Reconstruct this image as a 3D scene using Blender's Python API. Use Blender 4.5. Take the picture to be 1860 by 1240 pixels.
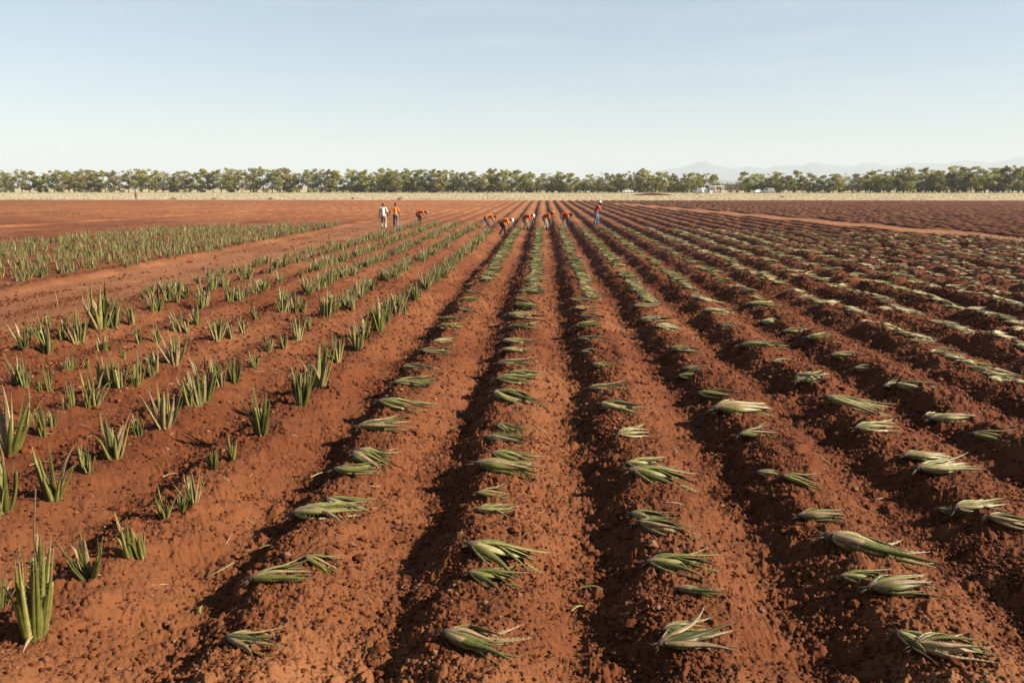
import bpy, math, random
import numpy as np
from mathutils import Vector, Matrix, Euler
R = math.radians
SC = bpy.context.scene
COL = SC.collection
for o in list(bpy.data.objects): bpy.data.objects.remove(o)

# ------------------------------------------------------------------ camera
CAM_H = 2.78
PITCH = R(11.03)
YAW = R(2.2)
cd = bpy.data.cameras.new('camera'); cam = bpy.data.objects.new('camera', cd); COL.objects.link(cam)
cd.lens = 28.0; cd.sensor_width = 36.0; cd.clip_start = 0.1; cd.clip_end = 60000
cam.location = (0, 0, CAM_H)
cam.rotation_euler = (R(90) - PITCH, 0, YAW)
SC.camera = cam

# ------------------------------------------------------------------ sky + sun
SUN_EL, SUN_AZ = R(30.5), R(101)           # azimuth clockwise from +y: the sun stands to the right of the rows
w = bpy.data.worlds.new('World'); SC.world = w; w.use_nodes = True
nt = w.node_tree; nt.nodes.clear()
out = nt.nodes.new('ShaderNodeOutputWorld'); bg = nt.nodes.new('ShaderNodeBackground')
sky = nt.nodes.new('ShaderNodeTexSky'); sky.sky_type = 'NISHITA'; sky.sun_disc = False
sky.sun_elevation = SUN_EL; sky.sun_rotation = SUN_AZ
sky.air_density = 1.0; sky.dust_density = 0.3; sky.ozone_density = 1.5; sky.altitude = 50
bg.inputs['Strength'].default_value = 0.288
gm = nt.nodes.new('ShaderNodeMix'); gm.data_type = 'RGBA'; gm.blend_type = 'MULTIPLY'; gm.inputs[0].default_value = 1.0
gm.inputs[7].default_value = (0.092, 0.102, 0.106, 1); gg = nt.nodes.new('ShaderNodeGamma'); gg.inputs[1].default_value = 0.62
nt.links.new(sky.outputs[0], gm.inputs[6]); nt.links.new(gm.outputs[2], gg.inputs[0]); 
tcw = nt.nodes.new('ShaderNodeTexCoord'); mpw = nt.nodes.new('ShaderNodeMapping'); mpw.inputs['Scale'].default_value = (1.6, 1.6, 16.0); mpw.inputs['Rotation'].default_value = (0.05, -0.16, 0)
nt.links.new(tcw.outputs['Generated'], mpw.inputs[0])
nzw = nt.nodes.new('ShaderNodeTexNoise'); nzw.inputs['Scale'].default_value = 2.6; nzw.inputs['Detail'].default_value = 7; nzw.inputs['Roughness'].default_value = 0.6; nt.links.new(mpw.outputs[0], nzw.inputs['Vector'])
rw = nt.nodes.new('ShaderNodeMapRange'); rw.inputs['From Min'].default_value = 0.50; rw.inputs['From Max'].default_value = 0.75; rw.inputs['To Max'].default_value = 0.12; nt.links.new(nzw.outputs[0], rw.inputs[0])
mw = nt.nodes.new('ShaderNodeMix'); mw.data_type = 'RGBA'; nt.links.new(rw.outputs[0], mw.inputs[0]); nt.links.new(gg.outputs[0], mw.inputs[6]); mw.inputs[7].default_value = (1.02, 0.99, 0.96, 1)   # faint cirrus
nt.links.new(mw.outputs[2], bg.inputs['Color']); nt.links.new(bg.outputs[0], out.inputs['Surface'])
sl = bpy.data.lights.new('sun', 'SUN'); sl.energy = 5.0; sl.angle = R(0.5); sl.color = (1.0, 0.90, 0.78)
so = bpy.data.objects.new('sun', sl); COL.objects.link(so)
sd = Vector((math.sin(SUN_AZ) * math.cos(SUN_EL), math.cos(SUN_AZ) * math.cos(SUN_EL), math.sin(SUN_EL)))
so.rotation_euler = sd.to_track_quat('Z', 'Y').to_euler()
SC.view_settings.view_transform = 'Standard'; SC.view_settings.look = 'None'
SC.view_settings.gamma = 1.0; SC.view_settings.exposure = 1.9
SC.render.engine = 'CYCLES'
SC.cycles.volume_bounces = 1

# ------------------------------------------------------------------ helpers
def px_ground(px, py, z=0.0):
    """photo pixel -> point of the field at height z"""
    f = 1860 * 28 / 36
    u = (px - 930) / f; v = -(py - 620) / f
    fw = Vector((0, math.cos(PITCH), -math.sin(PITCH))); up = Vector((0, math.sin(PITCH), math.cos(PITCH))); rt = Vector((1, 0, 0))
    d = fw + rt * u + up * v
    d = Matrix.Rotation(YAW, 3, 'Z') @ d
    t = (z - CAM_H) / d.z
    return d.x * t, d.y * t

def tag(o, label=None, cat=None, group=None, kind=None):
    if label: o['label'] = label
    if cat: o['category'] = cat
    if group: o['group'] = group
    if kind: o['kind'] = kind
    return o

def smooth(a, b, x):
    t = np.clip((x - a) / (b - a), 0, 1); return t * t * (3 - 2 * t)

def hsh(i, j, s):
    h = (i.astype(np.int64) * 374761393 + j.astype(np.int64) * 668265263 + s * 974634777) & 0xffffffff
    h = ((h ^ (h >> 13)) * 1274126177) & 0xffffffff
    h = (h ^ (h >> 16)) & 0xffffffff
    h = (h * 2246822519) & 0xffffffff
    h = h ^ (h >> 15)
    return (h & 0xffffff) / float(0xffffff)

def vnoise(x, y, s=0):
    xi = np.floor(x); yi = np.floor(y); fx = x - xi; fy = y - yi
    fx = fx * fx * (3 - 2 * fx); fy = fy * fy * (3 - 2 * fy)
    a = hsh(xi, yi, s); b = hsh(xi + 1, yi, s); c = hsh(xi, yi + 1, s); d = hsh(xi + 1, yi + 1, s)
    return (a * (1 - fx) + b * fx) * (1 - fy) + (c * (1 - fx) + d * fx) * fy * 1.0

def clods(x, y, s, keep):
    """height in cell units of irregular round clods scattered one per cell"""
    xi = np.floor(x); yi = np.floor(y); h = np.zeros_like(x)
    for di in (-1, 0, 1):
        for dj in (-1, 0, 1):
            ci = xi + di; cj = yi + dj
            px = ci + hsh(ci, cj, s); py = cj + hsh(ci, cj, s + 1)
            r = 0.16 + 0.42 * hsh(ci, cj, s + 2) ** 2
            q = hsh(ci, cj, s + 3)
            an = hsh(ci, cj, s + 4) * 3.14; ca = np.cos(an); sa = np.sin(an)
            dx = x - px; dy = y - py
            ex = (dx * ca + dy * sa) * 1.25; ey = (-dx * sa + dy * ca) * 0.85
            d2 = (np.abs(ex) ** 2.6 + np.abs(ey) ** 2.6) ** (2 / 2.6)
            hh = np.sqrt(np.maximum(r * r - d2, 0)) * 0.95
            h = np.maximum(h, np.where(q < keep, hh, 0))
    return h

# ------------------------------------------------------------------ the lie of the field
PITCH_ROW = 1.448; ROW0 = -0.34         # crest of the central row, spacing of the rows
def row_x(k): return ROW0 + k * PITCH_ROW
FIELD_END = px_ground(930, 363)[1]
def seg(px0, py0, px1, py1):
    a = px_ground(px0, py0); b = px_ground(px1, py1); return (a[0], a[1], b[0], b[1])
def band(x, y, s, half):
    x0, y0, x1, y1 = s; L2 = (x1 - x0) ** 2 + (y1 - y0) ** 2; L = math.sqrt(L2)
    t = ((x - x0) * (x1 - x0) + (y - y0) * (y1 - y0)) / L2
    d = np.abs((x - x0) * (y1 - y0) - (y - y0) * (x1 - x0)) / L
    e = np.maximum(np.maximum(-t, t - 1), 0) * L
    return smooth(half * 1.25, half * 0.8, np.sqrt(d * d + e * e))
TRACK_R = seg(1990, 442, 1130, 368.5)
TRACK_L1 = seg(-60, 414, 620, 373)
TRACK_L2 = seg(-60, 375.5, 900, 372)
PATH0, PATH1 = -14.6, -10.4
A = px_ground

def macro(x, y):
    """ridges, mounds, path; returns z and masks"""
    x = np.asarray(x, float); y = np.asarray(y, float)
    wob = (vnoise(x * 0.25, y * 0.35, 5) - .5) * 0.16 + ((vnoise(x * 1.6, y * 1.6, 6) - .5) * 0.17 + (vnoise(x * 4.5, y * 4.5, 7) - .5) * 0.13) * (1 - .75 * smooth(18, 45, y))
    u = (x + wob - ROW0) / PITCH_ROW
    k = np.floor(u + 0.5); u = u - k
    # cross profile: steep left flank, rounded top, long easy right flank
    crest = np.where(u < 0, .7 * smooth(-0.41, -0.12, u) + .3 * np.clip((u + .42) / .31, 0, 1), 1 - smooth(0.06, 0.485, u) ** 0.85 )
    crest = np.clip(crest, 0, 1)
    md = vnoise(k * 7.3 + 3.1, y * 1.45 + k * 5.7, 11)
    md2 = vnoise(x * 1.1, y * 1.1, 12)
    right = smooth(1.5, 6.5, x)
    amp = 0.255 - 0.01 * right
    mod = 1 - (0.20 + 0.36 * right) * (1 - .6 * smooth(16, 50, y)) * (1 - smooth(0.2, 0.75, md)) - 0.10 * (md2 - .5)
    far = smooth(60, 110, y)
    path = smooth(PATH0 - .5, PATH0 + .3, x) * smooth(PATH1 + .5, PATH1 - .3, x) * smooth(75, 60, y)
    dense = smooth(PATH0 + .3, PATH0 - .6, x) * smooth(75, 60, y)
    tr = np.maximum(band(x, y, TRACK_R, 1.7), np.maximum(band(x, y, TRACK_L1, 0.8), band(x, y, TRACK_L2, 1.6)))
    grass = smooth(FIELD_END - 3, FIELD_END + 2, y)
    head = smooth(4.6, 3.4, y + (vnoise(x * 1.3, y * 0.4, 9) - .5) * 1.6)      # worn ground at the near headland
    flat = np.clip(1 - np.maximum.reduce([path, tr, grass]), 0, 1)
    leftlow = 1 - 0.42 * smooth(-2.5, -5.0, x) * smooth(90, 60, y)
    z = (crest * mod - 1) * amp * leftlow * (1 - .5 * dense)
    z = z * flat + (1 - flat) * (-0.17)
    z = z * (1 - 0.25 * head)
    z = z + (vnoise(x * 0.6, y * 0.6, 21) - .5) * 0.05 + (vnoise(x * 2.1, y * 2.1, 22) - .5) * 0.045 * (0.4 + 0.6 * flat)
    z = z + ((vnoise(x * 4.3, y * 4.3, 23) - .5) * 0.040 + (vnoise(x * 8.7, y * 8.7, 24) - .5) * 0.022) * flat * (1 - .5 * smooth(20, 60, y))
    return z, dict(u=u, flat=flat, path=path, tr=tr, grass=grass, head=head, right=right, far=far, crest=crest, dense=dense)

def ground_z(x, y):
    return float(macro(np.array([x]), np.array([y]))[0][0])

def node(nt, t, **kw):
    n = nt.nodes.new(t)
    for k_, v in kw.items():
        if k_ in n.inputs.keys(): n.inputs[k_].default_value = v
        else: setattr(n, k_, v)
    return n

ALB = 0.84
def alb(c): return c if (c[0] == c[1] == c[2]) else tuple(v * ALB for v in c[:3])
def ramp(nt, stops, mode='LINEAR'):
    stops = [(p, alb(c)) for p, c in stops]
    r = nt.nodes.new('ShaderNodeValToRGB'); cr = r.color_ramp; cr.interpolation = mode
    while len(cr.elements) < len(stops): cr.elements.new(0.5)
    for e, (p, c) in zip(cr.elements, stops):
        e.position = p; e.color = (*c, 1) if len(c) == 3 else c
    return r

def new_mat(name):
    m = bpy.data.materials.new(name); m.use_nodes = True
    nt = m.node_tree; b = nt.nodes['Principled BSDF']
    return m, nt, b

def mixc(nt, fac, a, b, mode='MIX'):
    m = nt.nodes.new('ShaderNodeMix'); m.data_type = 'RGBA'; m.blend_type = mode
    for s, v in ((m.inputs[0], fac), (m.inputs[6], a), (m.inputs[7], b)):
        if isinstance(v, bpy.types.NodeSocket): nt.links.new(v, s)
        elif isinstance(v, (int, float)): s.default_value = v
        else: s.default_value = (*alb(v), 1)
    return m.outputs[2]

# ------------------------------------------------------------------ soil material
SOIL_A = (0.120, 0.0325, 0.0068); SOIL_B = (0.044, 0.0098, 0.0024); SOIL_D = (0.200, 0.080, 0.030)
def soil_mat(name, stones=False):
    m, nt, b = new_mat(name)
    geo = node(nt, 'ShaderNodeNewGeometry')
    n1 = node(nt, 'ShaderNodeTexNoise', Scale=0.55, Detail=6.0, Roughness=0.6)
    n2 = node(nt, 'ShaderNodeTexNoise', Scale=9.0, Detail=8.0, Roughness=0.75)
    n3 = node(nt, 'ShaderNodeTexNoise', Scale=70.0, Detail=4.0, Roughness=0.7)
    for n in (n1, n2, n3): nt.links.new(geo.outputs['Position'], n.inputs['Vector'])
    r1 = ramp(nt, [(0.35, (0, 0, 0)), (0.68, (1, 1, 1))]); nt.links.new(n1.outputs[0], r1.inputs[0])
    r2 = ramp(nt, [(0.32, (0, 0, 0)), (0.70, (1, 1, 1))]); nt.links.new(n2.outputs[0], r2.inputs[0])
    c = mixc(nt, r2.outputs[0], SOIL_B, SOIL_A)
    c = mixc(nt, r1.outputs[0], mixc(nt, 0.38, c, (0.06, 0.0125, 0.0032)), mixc(nt, 0.35, c, (0.150, 0.050, 0.015)))
    at = node(nt, 'ShaderNodeAttribute'); at.attribute_name = 'zone'
    sp = node(nt, 'ShaderNodeSeparateColor'); nt.links.new(at.outputs['Color'], sp.inputs[0])
    if not stones:
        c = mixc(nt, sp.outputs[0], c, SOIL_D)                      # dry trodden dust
        n4 = node(nt, 'ShaderNodeTexNoise', Scale=0.12, Detail=5.0, Roughness=0.65); nt.links.new(geo.outputs['Position'], n4.inputs['Vector'])
        rg = ramp(nt, [(0.38, (0.25, 0.21, 0.105)), (0.55, (0.34, 0.28, 0.15)), (0.68, (0.26, 0.24, 0.11))]); nt.links.new(n4.outputs[0], rg.inputs[0])
        c = mixc(nt, sp.outputs[1], c, rg.outputs[0])
        c = mixc(nt, sp.outputs[2], c, (0.30, 0.235, 0.14))
        r3 = ramp(nt, [(0.62, (0, 0, 0)), (0.72, (1, 1, 1))]); nt.links.new(n3.outputs[0], r3.inputs[0])
        c = mixc(nt, r3.outputs[0], c, mixc(nt, 0.35, c, (0.20, 0.09, 0.045)))
    else:
        rr = ramp(nt, [(0.0, SOIL_B), (0.6, SOIL_A), (0.93, (0.16, 0.055, 0.022)), (1.0, (0.27, 0.15, 0.09))])
        nt.links.new(sp.outputs[0], rr.inputs[0])
        c = mixc(nt, 0.6, c, rr.outputs[0])
    nt.links.new(c, b.inputs['Base Color'])
    b.inputs['Roughness'].default_value = 0.95; b.inputs['Specular IOR Level'].default_value = 0.15
    bp = node(nt, 'ShaderNodeBump', Strength=0.9, Distance=0.018)
    n5 = node(nt, 'ShaderNodeTexNoise', Scale=48.0, Detail=7.0, Roughness=0.75); nt.links.new(geo.outputs['Position'], n5.inputs['Vector'])
    nt.links.new(n5.outputs[0], bp.inputs['Height']); nt.links.new(bp.outputs[0], b.inputs['Normal'])
    return m
M_SOIL = soil_mat('red_soil'); M_CLOD = soil_mat('soil_clod', True)

def mesh_np(name, verts, faces, mat=None, parent=None, smooth_sh=False, cols=None, cname='zone', mat_idx=None, link=True):
    """verts (n,3), faces (m,3|4) arrays -> ONE mesh object"""
    me = bpy.data.meshes.new(name)
    verts = np.asarray(verts, np.float32); faces = np.asarray(faces, np.int32)
    n = faces.shape[1]
    me.vertices.add(len(verts)); me.vertices.foreach_set('co', verts.ravel())
    me.loops.add(faces.size); me.loops.foreach_set('vertex_index', faces.ravel())
    me.polygons.add(len(faces)); me.polygons.foreach_set('loop_start', np.arange(0, faces.size, n, dtype=np.int32))
    me.polygons.foreach_set('loop_total', np.full(len(faces), n, np.int32))
    me.polygons.foreach_set('use_smooth', np.full(len(faces), smooth_sh, bool))
    if cols is not None:
        a = me.color_attributes.new(cname, 'FLOAT_COLOR', 'POINT')
        c4 = np.ones((len(verts), 4), np.float32); c4[:, :3] = cols; a.data.foreach_set('color', c4.ravel())
    me.update(calc_edges=True)
    if mat: me.materials.append(mat)
    o = bpy.data.objects.new(name, me)
    if link: COL.objects.link(o)
    if parent: o.parent = parent
    return o

# ------------------------------------------------------------------ ground: one sheet, finer near the camera
def build_ground():
    rr = [0.3]
    while rr[-1] < 13500:
        d = rr[-1]
        if d < 3.0: s = 0.06
        else: s = min(d * d / 2100.0, 0.0036 * d) if d < 200 else (0.03 * d)
        rr.append(d + max(s, 0.0095))
    rr = np.array(rr)
    dense = np.linspace(-42, 42, 1280)
    rest = np.linspace(42, 318, 70)[1:-1]
    ang = np.radians(np.concatenate([dense, rest]))
    NR, NA = len(rr), len(ang)
    X = np.outer(rr, np.sin(ang)); Y = np.outer(rr, np.cos(ang))
    x = X.ravel(); y = Y.ravel()
    z, m = macro(x, y)
    d = np.sqrt(x * x + y * y)
    isd = np.tile(np.concatenate([np.ones(1280, bool), np.zeros(len(rest), bool)]), NR)
    q = np.where((d < 75) & isd & (y < FIELD_END))[0]
    xs, ys, ds = x[q], y[q], d[q]
    rough = np.where(m['u'][q] < -0.05, 1.0, 0.55) * (1 - 0.75 * m['path'][q]) * (1 - 0.6 * m['tr'][q])
    rough = np.maximum(rough, 0.75 * m['right'][q] * m['flat'][q])
    patch = 0.55 + 0.9 * vnoise(xs * 0.9, ys * 0.9, 31)
    add = np.zeros_like(xs)
    wx = xs + (vnoise(xs * 18, ys * 18, 61) - .5) * .03; wy = ys + (vnoise(xs * 18, ys * 18, 62) - .5) * .03
    for cell, amp, s, keep, mx in ((0.19, 0.10, 101, 0.30, 75), (0.095, 0.070, 111, 0.60, 50), (0.050, 0.045, 121, 0.85, 32), (0.028, 0.030, 131, 0.95, 18)):
        i = np.where(ds < mx)[0]
        fade = smooth(mx, mx * 0.6, ds[i])
        add[i] += clods(wx[i] / cell, wy[i] / cell, s, keep) * amp * fade * np.clip(rough[i] * patch[i] + (0.25 if cell < .06 else -0.05), 0, 1.1) * 1.0
    for sc, a in ((9, 0.020), (19, 0.014), (41, 0.011)):
        add += (vnoise(xs * sc, ys * sc, sc) - .5) * a * (0.35 + rough)
    z[q] += add
    cols = np.zeros((len(x), 3), np.float32)
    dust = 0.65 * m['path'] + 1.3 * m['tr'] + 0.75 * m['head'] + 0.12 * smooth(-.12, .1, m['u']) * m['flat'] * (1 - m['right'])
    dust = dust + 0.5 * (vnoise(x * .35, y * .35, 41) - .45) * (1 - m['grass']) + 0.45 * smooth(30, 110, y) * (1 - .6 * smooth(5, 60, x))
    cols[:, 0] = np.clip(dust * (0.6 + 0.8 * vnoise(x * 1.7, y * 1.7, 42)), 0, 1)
    cols[:, 1] = smooth(FIELD_END + 4, FIELD_END + 30, y + (vnoise(x * .1, y * .05, 43) - .5) * 16)
    sand = smooth(FIELD_END - 2, FIELD_END + 3, y) * smooth(FIELD_END + 34, FIELD_END + 14, y + (vnoise(x * .06, y * .05, 44) - .5) * 22)
    cols[:, 2] = sand * 0.85
    v = np.column_stack([x, y, z])
    ii = np.arange(NR - 1)[:, None]; jj = np.arange(NA)[None, :]; j2 = (jj + 1) % NA
    f = np.stack([ii * NA + jj, ii * NA + j2, (ii + 1) * NA + j2, (ii + 1) * NA + jj], -1).reshape(-1, 4)[:, ::-1]
    # close the hole under the camera
    v = np.vstack([v, [[0, 0, -0.15]]]); cols = np.vstack([cols, [[0, 0, 0]]]); c = len(v) - 1
    j = np.arange(0, NA)
    cap = np.stack([np.full(NA, c), j, (j + 1) % NA, np.full(NA, c)], -1)
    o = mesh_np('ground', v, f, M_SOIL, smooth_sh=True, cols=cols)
    # fan of triangles
    cap3 = np.stack([(j + 1) % NA, j, np.full(NA, c)], -1)
    import bmesh
    bm = bmesh.new(); bm.from_mesh(o.data); bm.verts.ensure_lookup_table()
    for a_, b_, c_ in cap3: 
        fc = bm.faces.new((bm.verts[a_], bm.verts[b_], bm.verts[c_])); fc.smooth = True
    bm.to_mesh(o.data); bm.free()
    print('ground', NR, NA)
    tag(o, 'red ploughed soil in long ridges, dusty tracks and a dry grass strip beyond', kind='structure')
    return o
build_ground()

def build_clods():
    rng = np.random.default_rng(7)
    t = (1 + 5 ** .5) / 2
    iv = np.array([(-1, t, 0), (1, t, 0), (-1, -t, 0), (1, -t, 0), (0, -1, t), (0, 1, t), (0, -1, -t), (0, 1, -t), (t, 0, -1), (t, 0, 1), (-t, 0, -1), (-t, 0, 1)]) / math.sqrt(1 + t * t)
    fi = np.array([(0, 11, 5), (0, 5, 1), (0, 1, 7), (0, 7, 10), (0, 10, 11), (1, 5, 9), (5, 11, 4), (11, 10, 2), (10, 7, 6), (7, 1, 8), (3, 9, 4), (3, 4, 2), (3, 2, 6), (3, 6, 8), (3, 8, 9), (4, 9, 5), (2, 4, 11), (6, 2, 10), (8, 6, 7), (9, 8, 1)])
    P = []; Rr = []
    for n, d0, d1, r0, r1, pw in ((120000, 3.4, 9.5, 0.0045, 0.020, 2.8), (95000, 9, 26, 0.011, 0.034, 2.0), (8000, 3.4, 26, 0.018, 0.048, 3.0), (16000, 24, 55, .025, .055, 1.6)):
        a = np.radians(rng.uniform(-40, 37, n)); d = np.sqrt(rng.uniform(d0 * d0, d1 * d1, n))
        x = d * np.sin(a); y = d * np.cos(a)
        z, m = macro(x, y)
        wgt = np.where(m['u'] < -0.08, 1.0, 0.33) * (0.25 + 1.1 * vnoise(x * 1.3, y * 1.3, 77)) * (1 - .8 * m['path'])
        wgt = np.maximum(wgt, 0.7 * m['right'])
        wgt = wgt + .5 * ((m['u'] > -.42) & (m['u'] < -.08))
        ok = rng.uniform(0, 1, n) < wgt
        r = r0 + (r1 - r0) * rng.uniform(0, 1, n) ** pw
        P.append(np.column_stack([x, y, z])[ok]); Rr.append(r[ok])
    P = np.vstack(P); Rr = np.concatenate(Rr); N = len(P)
    v = iv[None] * (1 + rng.uniform(-.28, .28, (N, 12, 1)))
    sc = Rr[:, None, None] * rng.uniform(.65, 1.25, (N, 1, 3)) * np.array([1, 1, .8])
    v = v * sc
    an = rng.uniform(0, 6.28, N); ca, sa = np.cos(an)[:, None], np.sin(an)[:, None]
    vx = v[:, :, 0] * ca - v[:, :, 1] * sa; vy = v[:, :, 0] * sa + v[:, :, 1] * ca
    v = np.stack([vx, vy, v[:, :, 2]], -1) + P[:, None, :] + np.array([0, 0, 1.0]) * (Rr * .55 + .004)[:, None, None]
    f = fi[None] + (np.arange(N) * 12)[:, None, None]
    cols = np.repeat(rng.uniform(0, 1, (N, 1, 3)), 12, 1).reshape(-1, 3)
    o = mesh_np('soil_clods', v.reshape(-1, 3), f.reshape(-1, 3), M_CLOD, cols=cols)
    print('clods', N)
    tag(o, 'loose crumbs and lumps of dry red earth scattered over the ridges', kind='stuff')
    tag(o, cat='soil clods')
build_clods()
# ------------------------------------------------------------------ plant materials
def leaf_mat():
    m, nt, b = new_mat('aloe_leaf')
    at = node(nt, 'ShaderNodeAttribute'); at.attribute_name = 'tint'
    sp = node(nt, 'ShaderNodeSeparateColor'); nt.links.new(at.outputs['Color'], sp.inputs[0])
    oi = node(nt, 'ShaderNodeObjectInfo')
    base = ramp(nt, [(0.0, (0.034, 0.040, 0.004)), (0.42, (0.088, 0.091, 0.013)), (0.72, (0.175, 0.160, 0.036)), (1.0, (0.34, 0.285, 0.135))])
    sc_ = node(nt, 'ShaderNodeSeparateColor'); nt.links.new(oi.outputs['Color'], sc_.inputs[0])
    a0 = node(nt, 'ShaderNodeMath', operation='ADD'); nt.links.new(sp.outputs[1], a0.inputs[0]); nt.links.new(sc_.outputs[0], a0.inputs[1])
    ad = node(nt, 'ShaderNodeMath', operation='MULTIPLY_ADD'); nt.links.new(oi.outputs['Random'], ad.inputs[0]); ad.inputs[1].default_value = 0.22
    nt.links.new(a0.outputs[0], ad.inputs[2])
    sb = node(nt, 'ShaderNodeMath', operation='SUBTRACT'); nt.links.new(ad.outputs[0], sb.inputs[0]); sb.inputs[1].default_value = 0.13
    nt.links.new(sb.outputs[0], base.inputs[0])
    tip = ramp(nt, [(0.0, (0.7, 0.7, 0.7)), (0.12, (0, 0, 0)), (0.78, (0, 0, 0)), (1.0, (0.85, 0.85, 0.85))]); nt.links.new(sp.outputs[0], tip.inputs[0])
    c = mixc(nt, tip.outputs[0], base.outputs[0], (0.15, 0.085, 0.038))
    c = mixc(nt, sp.outputs[2], c, (0.24, 0.155, 0.08))            # dry leaves
    tc = node(nt, 'ShaderNodeTexCoord'); n = node(nt, 'ShaderNodeTexNoise', Scale=26.0, Detail=5.0, Roughness=0.7); nt.links.new(tc.outputs['Object'], n.inputs['Vector'])
    r = ramp(nt, [(0.42, (0.62, 0.62, 0.62)), (0.6, (1.1, 1.1, 1.1))]); nt.links.new(n.outputs[0], r.inputs[0])
    c = mixc(nt, 0.75, c, r.outputs[0], 'MULTIPLY')
    r2 = ramp(nt, [(0.62, (0, 0, 0)), (0.70, (0.6, 0.6, 0.6))])     # red dust clinging to the skin
    n2 = node(nt, 'ShaderNodeTexNoise', Scale=9.0, Detail=6.0, Roughness=0.7); nt.links.new(tc.outputs['Object'], n2.inputs['Vector']); nt.links.new(n2.outputs[0], r2.inputs[0])
    c = mixc(nt, r2.outputs[0], c, (0.14, 0.055, 0.022))
    nt.links.new(c, b.inputs['Base Color'])
    b.inputs['Roughness'].default_value = 0.5; b.inputs['Specular IOR Level'].default_value = 0.3
    return m
M_LEAF = leaf_mat()
def flat_mat(name, col, rough=0.8, var=0.25, scale=12.0, spec=0.3, metal=0.0):
    m, nt, b = new_mat(name)
    tc = node(nt, 'ShaderNodeTexCoord'); n = node(nt, 'ShaderNodeTexNoise', Scale=scale, Detail=5.0); nt.links.new(tc.outputs['Object'], n.inputs['Vector'])
    r = ramp(nt, [(0.35, tuple(c * (1 - var) for c in col)), (0.65, tuple(min(1, c * (1 + var)) for c in col))]); nt.links.new(n.outputs[0], r.inputs[0])
    nt.links.new(r.outputs[0], b.inputs['Base Color']); b.inputs['Roughness'].default_value = rough
    b.inputs['Specular IOR Level'].default_value = spec; b.inputs['Metallic'].default_value = metal
    return m
M_ROOT = flat_mat('dry_root', (0.07, 0.042, 0.023), 0.95, 0.4, 60)
M_STRAW = flat_mat('straw', (0.26, 0.19, 0.10), 0.8, 0.3, 20)
M_STALK = flat_mat('flower_stalk', (0.085, 0.05, 0.025), 0.9, 0.3, 30)

# ------------------------------------------------------------------ aloe leaves
class LB:
    def __init__(s): s.v = []; s.f = []; s.c = []
    def leaf(s, path, side, nor, wid, thk, tint, nseg, dry=0.0, fold=0.25, teeth=False, cut=None):
        """path(t)->p, side(t), nor(t) unit vectors (np), crescent section tapering to a tip"""
        S = [-1, -.5, 0, .5, 1, .4, -.4] if nseg > 5 else [-1, 0, 1, 0.0]
        n = len(S); b0 = len(s.v); T = cut if cut else 1.0
        for i in range(nseg + 1):
            t = T * i / nseg
            p = path(t); sd_ = side(t); nn = nor(t)
            wf = wid * (0.72 + 0.9 * t * (1 - t)) * (1 - t) ** 0.72 + 0.0015
            if t < .08: wf *= 0.85
            th = thk * (1 - t) ** 0.8 + 0.0012
            for q, a in enumerate(S):
                top = q < (5 if n == 7 else 3)
                h = th * (1 - a * a) * (0.62 if top else -0.10) - fold * wf * a * a * 0.5
                if not top: h -= 0.0015
                s.v.append(p + sd_ * (a * wf * 0.5) + nn * h)
                s.c.append((t, tint + (.22 if abs(a) == 1 else (-.03 if not top else 0)), dry))
        for i in range(nseg):
            for q in range(n):
                a = b0 + i * n + q; b = b0 + i * n + (q + 1) % n
                s.f.append((a, b, b + n, a + n))
        if T < 1:
            a = b0 + nseg * n
            if n == 7: s.f += [(a, a + 1, a + 5, a + 6), (a + 1, a + 2, a + 3, a + 5), (a + 3, a + 4, a + 5, a + 5)]
        if teeth:
            m = int(T * 17)
            for e in (-1, 1):
                for i in range(1, m):
                    t = i / 17.0; p = path(t); sd_ = side(t); nn = nor(t)
                    wf = wid * (0.72 + 0.9 * t * (1 - t)) * (1 - t) ** 0.72 + 0.0015
                    ax = path(min(t + .012, 1)) - path(max(t - .012, 0))
                    q = p + sd_ * (e * wf * .5) - nn * (fold * wf * .5)
                    k = len(s.v)
                    s.v += [q - ax * .22, q + ax * .22, q + sd_ * (e * .0065) + ax * .22 - nn * .002, q + nn * .0025]
                    s.c += [(0.5, 0.95, 0.55)] * 4
                    s.f += [(k, k + 1, k + 2, k + 2), (k, k + 3, k + 2, k + 2), (k + 1, k + 3, k + 2, k + 2)]
    def obj(s, name, mat, parent=None, link=True):

        quads = np.array(s.f, np.int64)
        v = np.array(s.v); c = np.array(s.c)
        tri = quads[:, 2] == quads[:, 3]
        me = bpy.data.meshes.new(name)
        faces = [tuple(q[:3]) if t_ else tuple(q) for q, t_ in zip(quads.tolist(), tri)]
        me.from_pydata([tuple(p) for p in v.tolist()], [], faces)
        me.polygons.foreach_set('use_smooth', np.ones(len(faces), bool))
        a = me.color_attributes.new('tint', 'FLOAT_COLOR', 'POINT')
        c4 = np.ones((len(v), 4), np.float32); c4[:, :3] = c; a.data.foreach_set('color', c4.ravel())
        me.materials.append(mat)
        o = bpy.data.objects.new(name, me); o.color = (0, 0, 0, 1)
        if link: COL.objects.link(o)
        if parent: o.parent = parent
        return o

def nrm(v): return v / max(np.linalg.norm(v), 1e-9)

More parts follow.
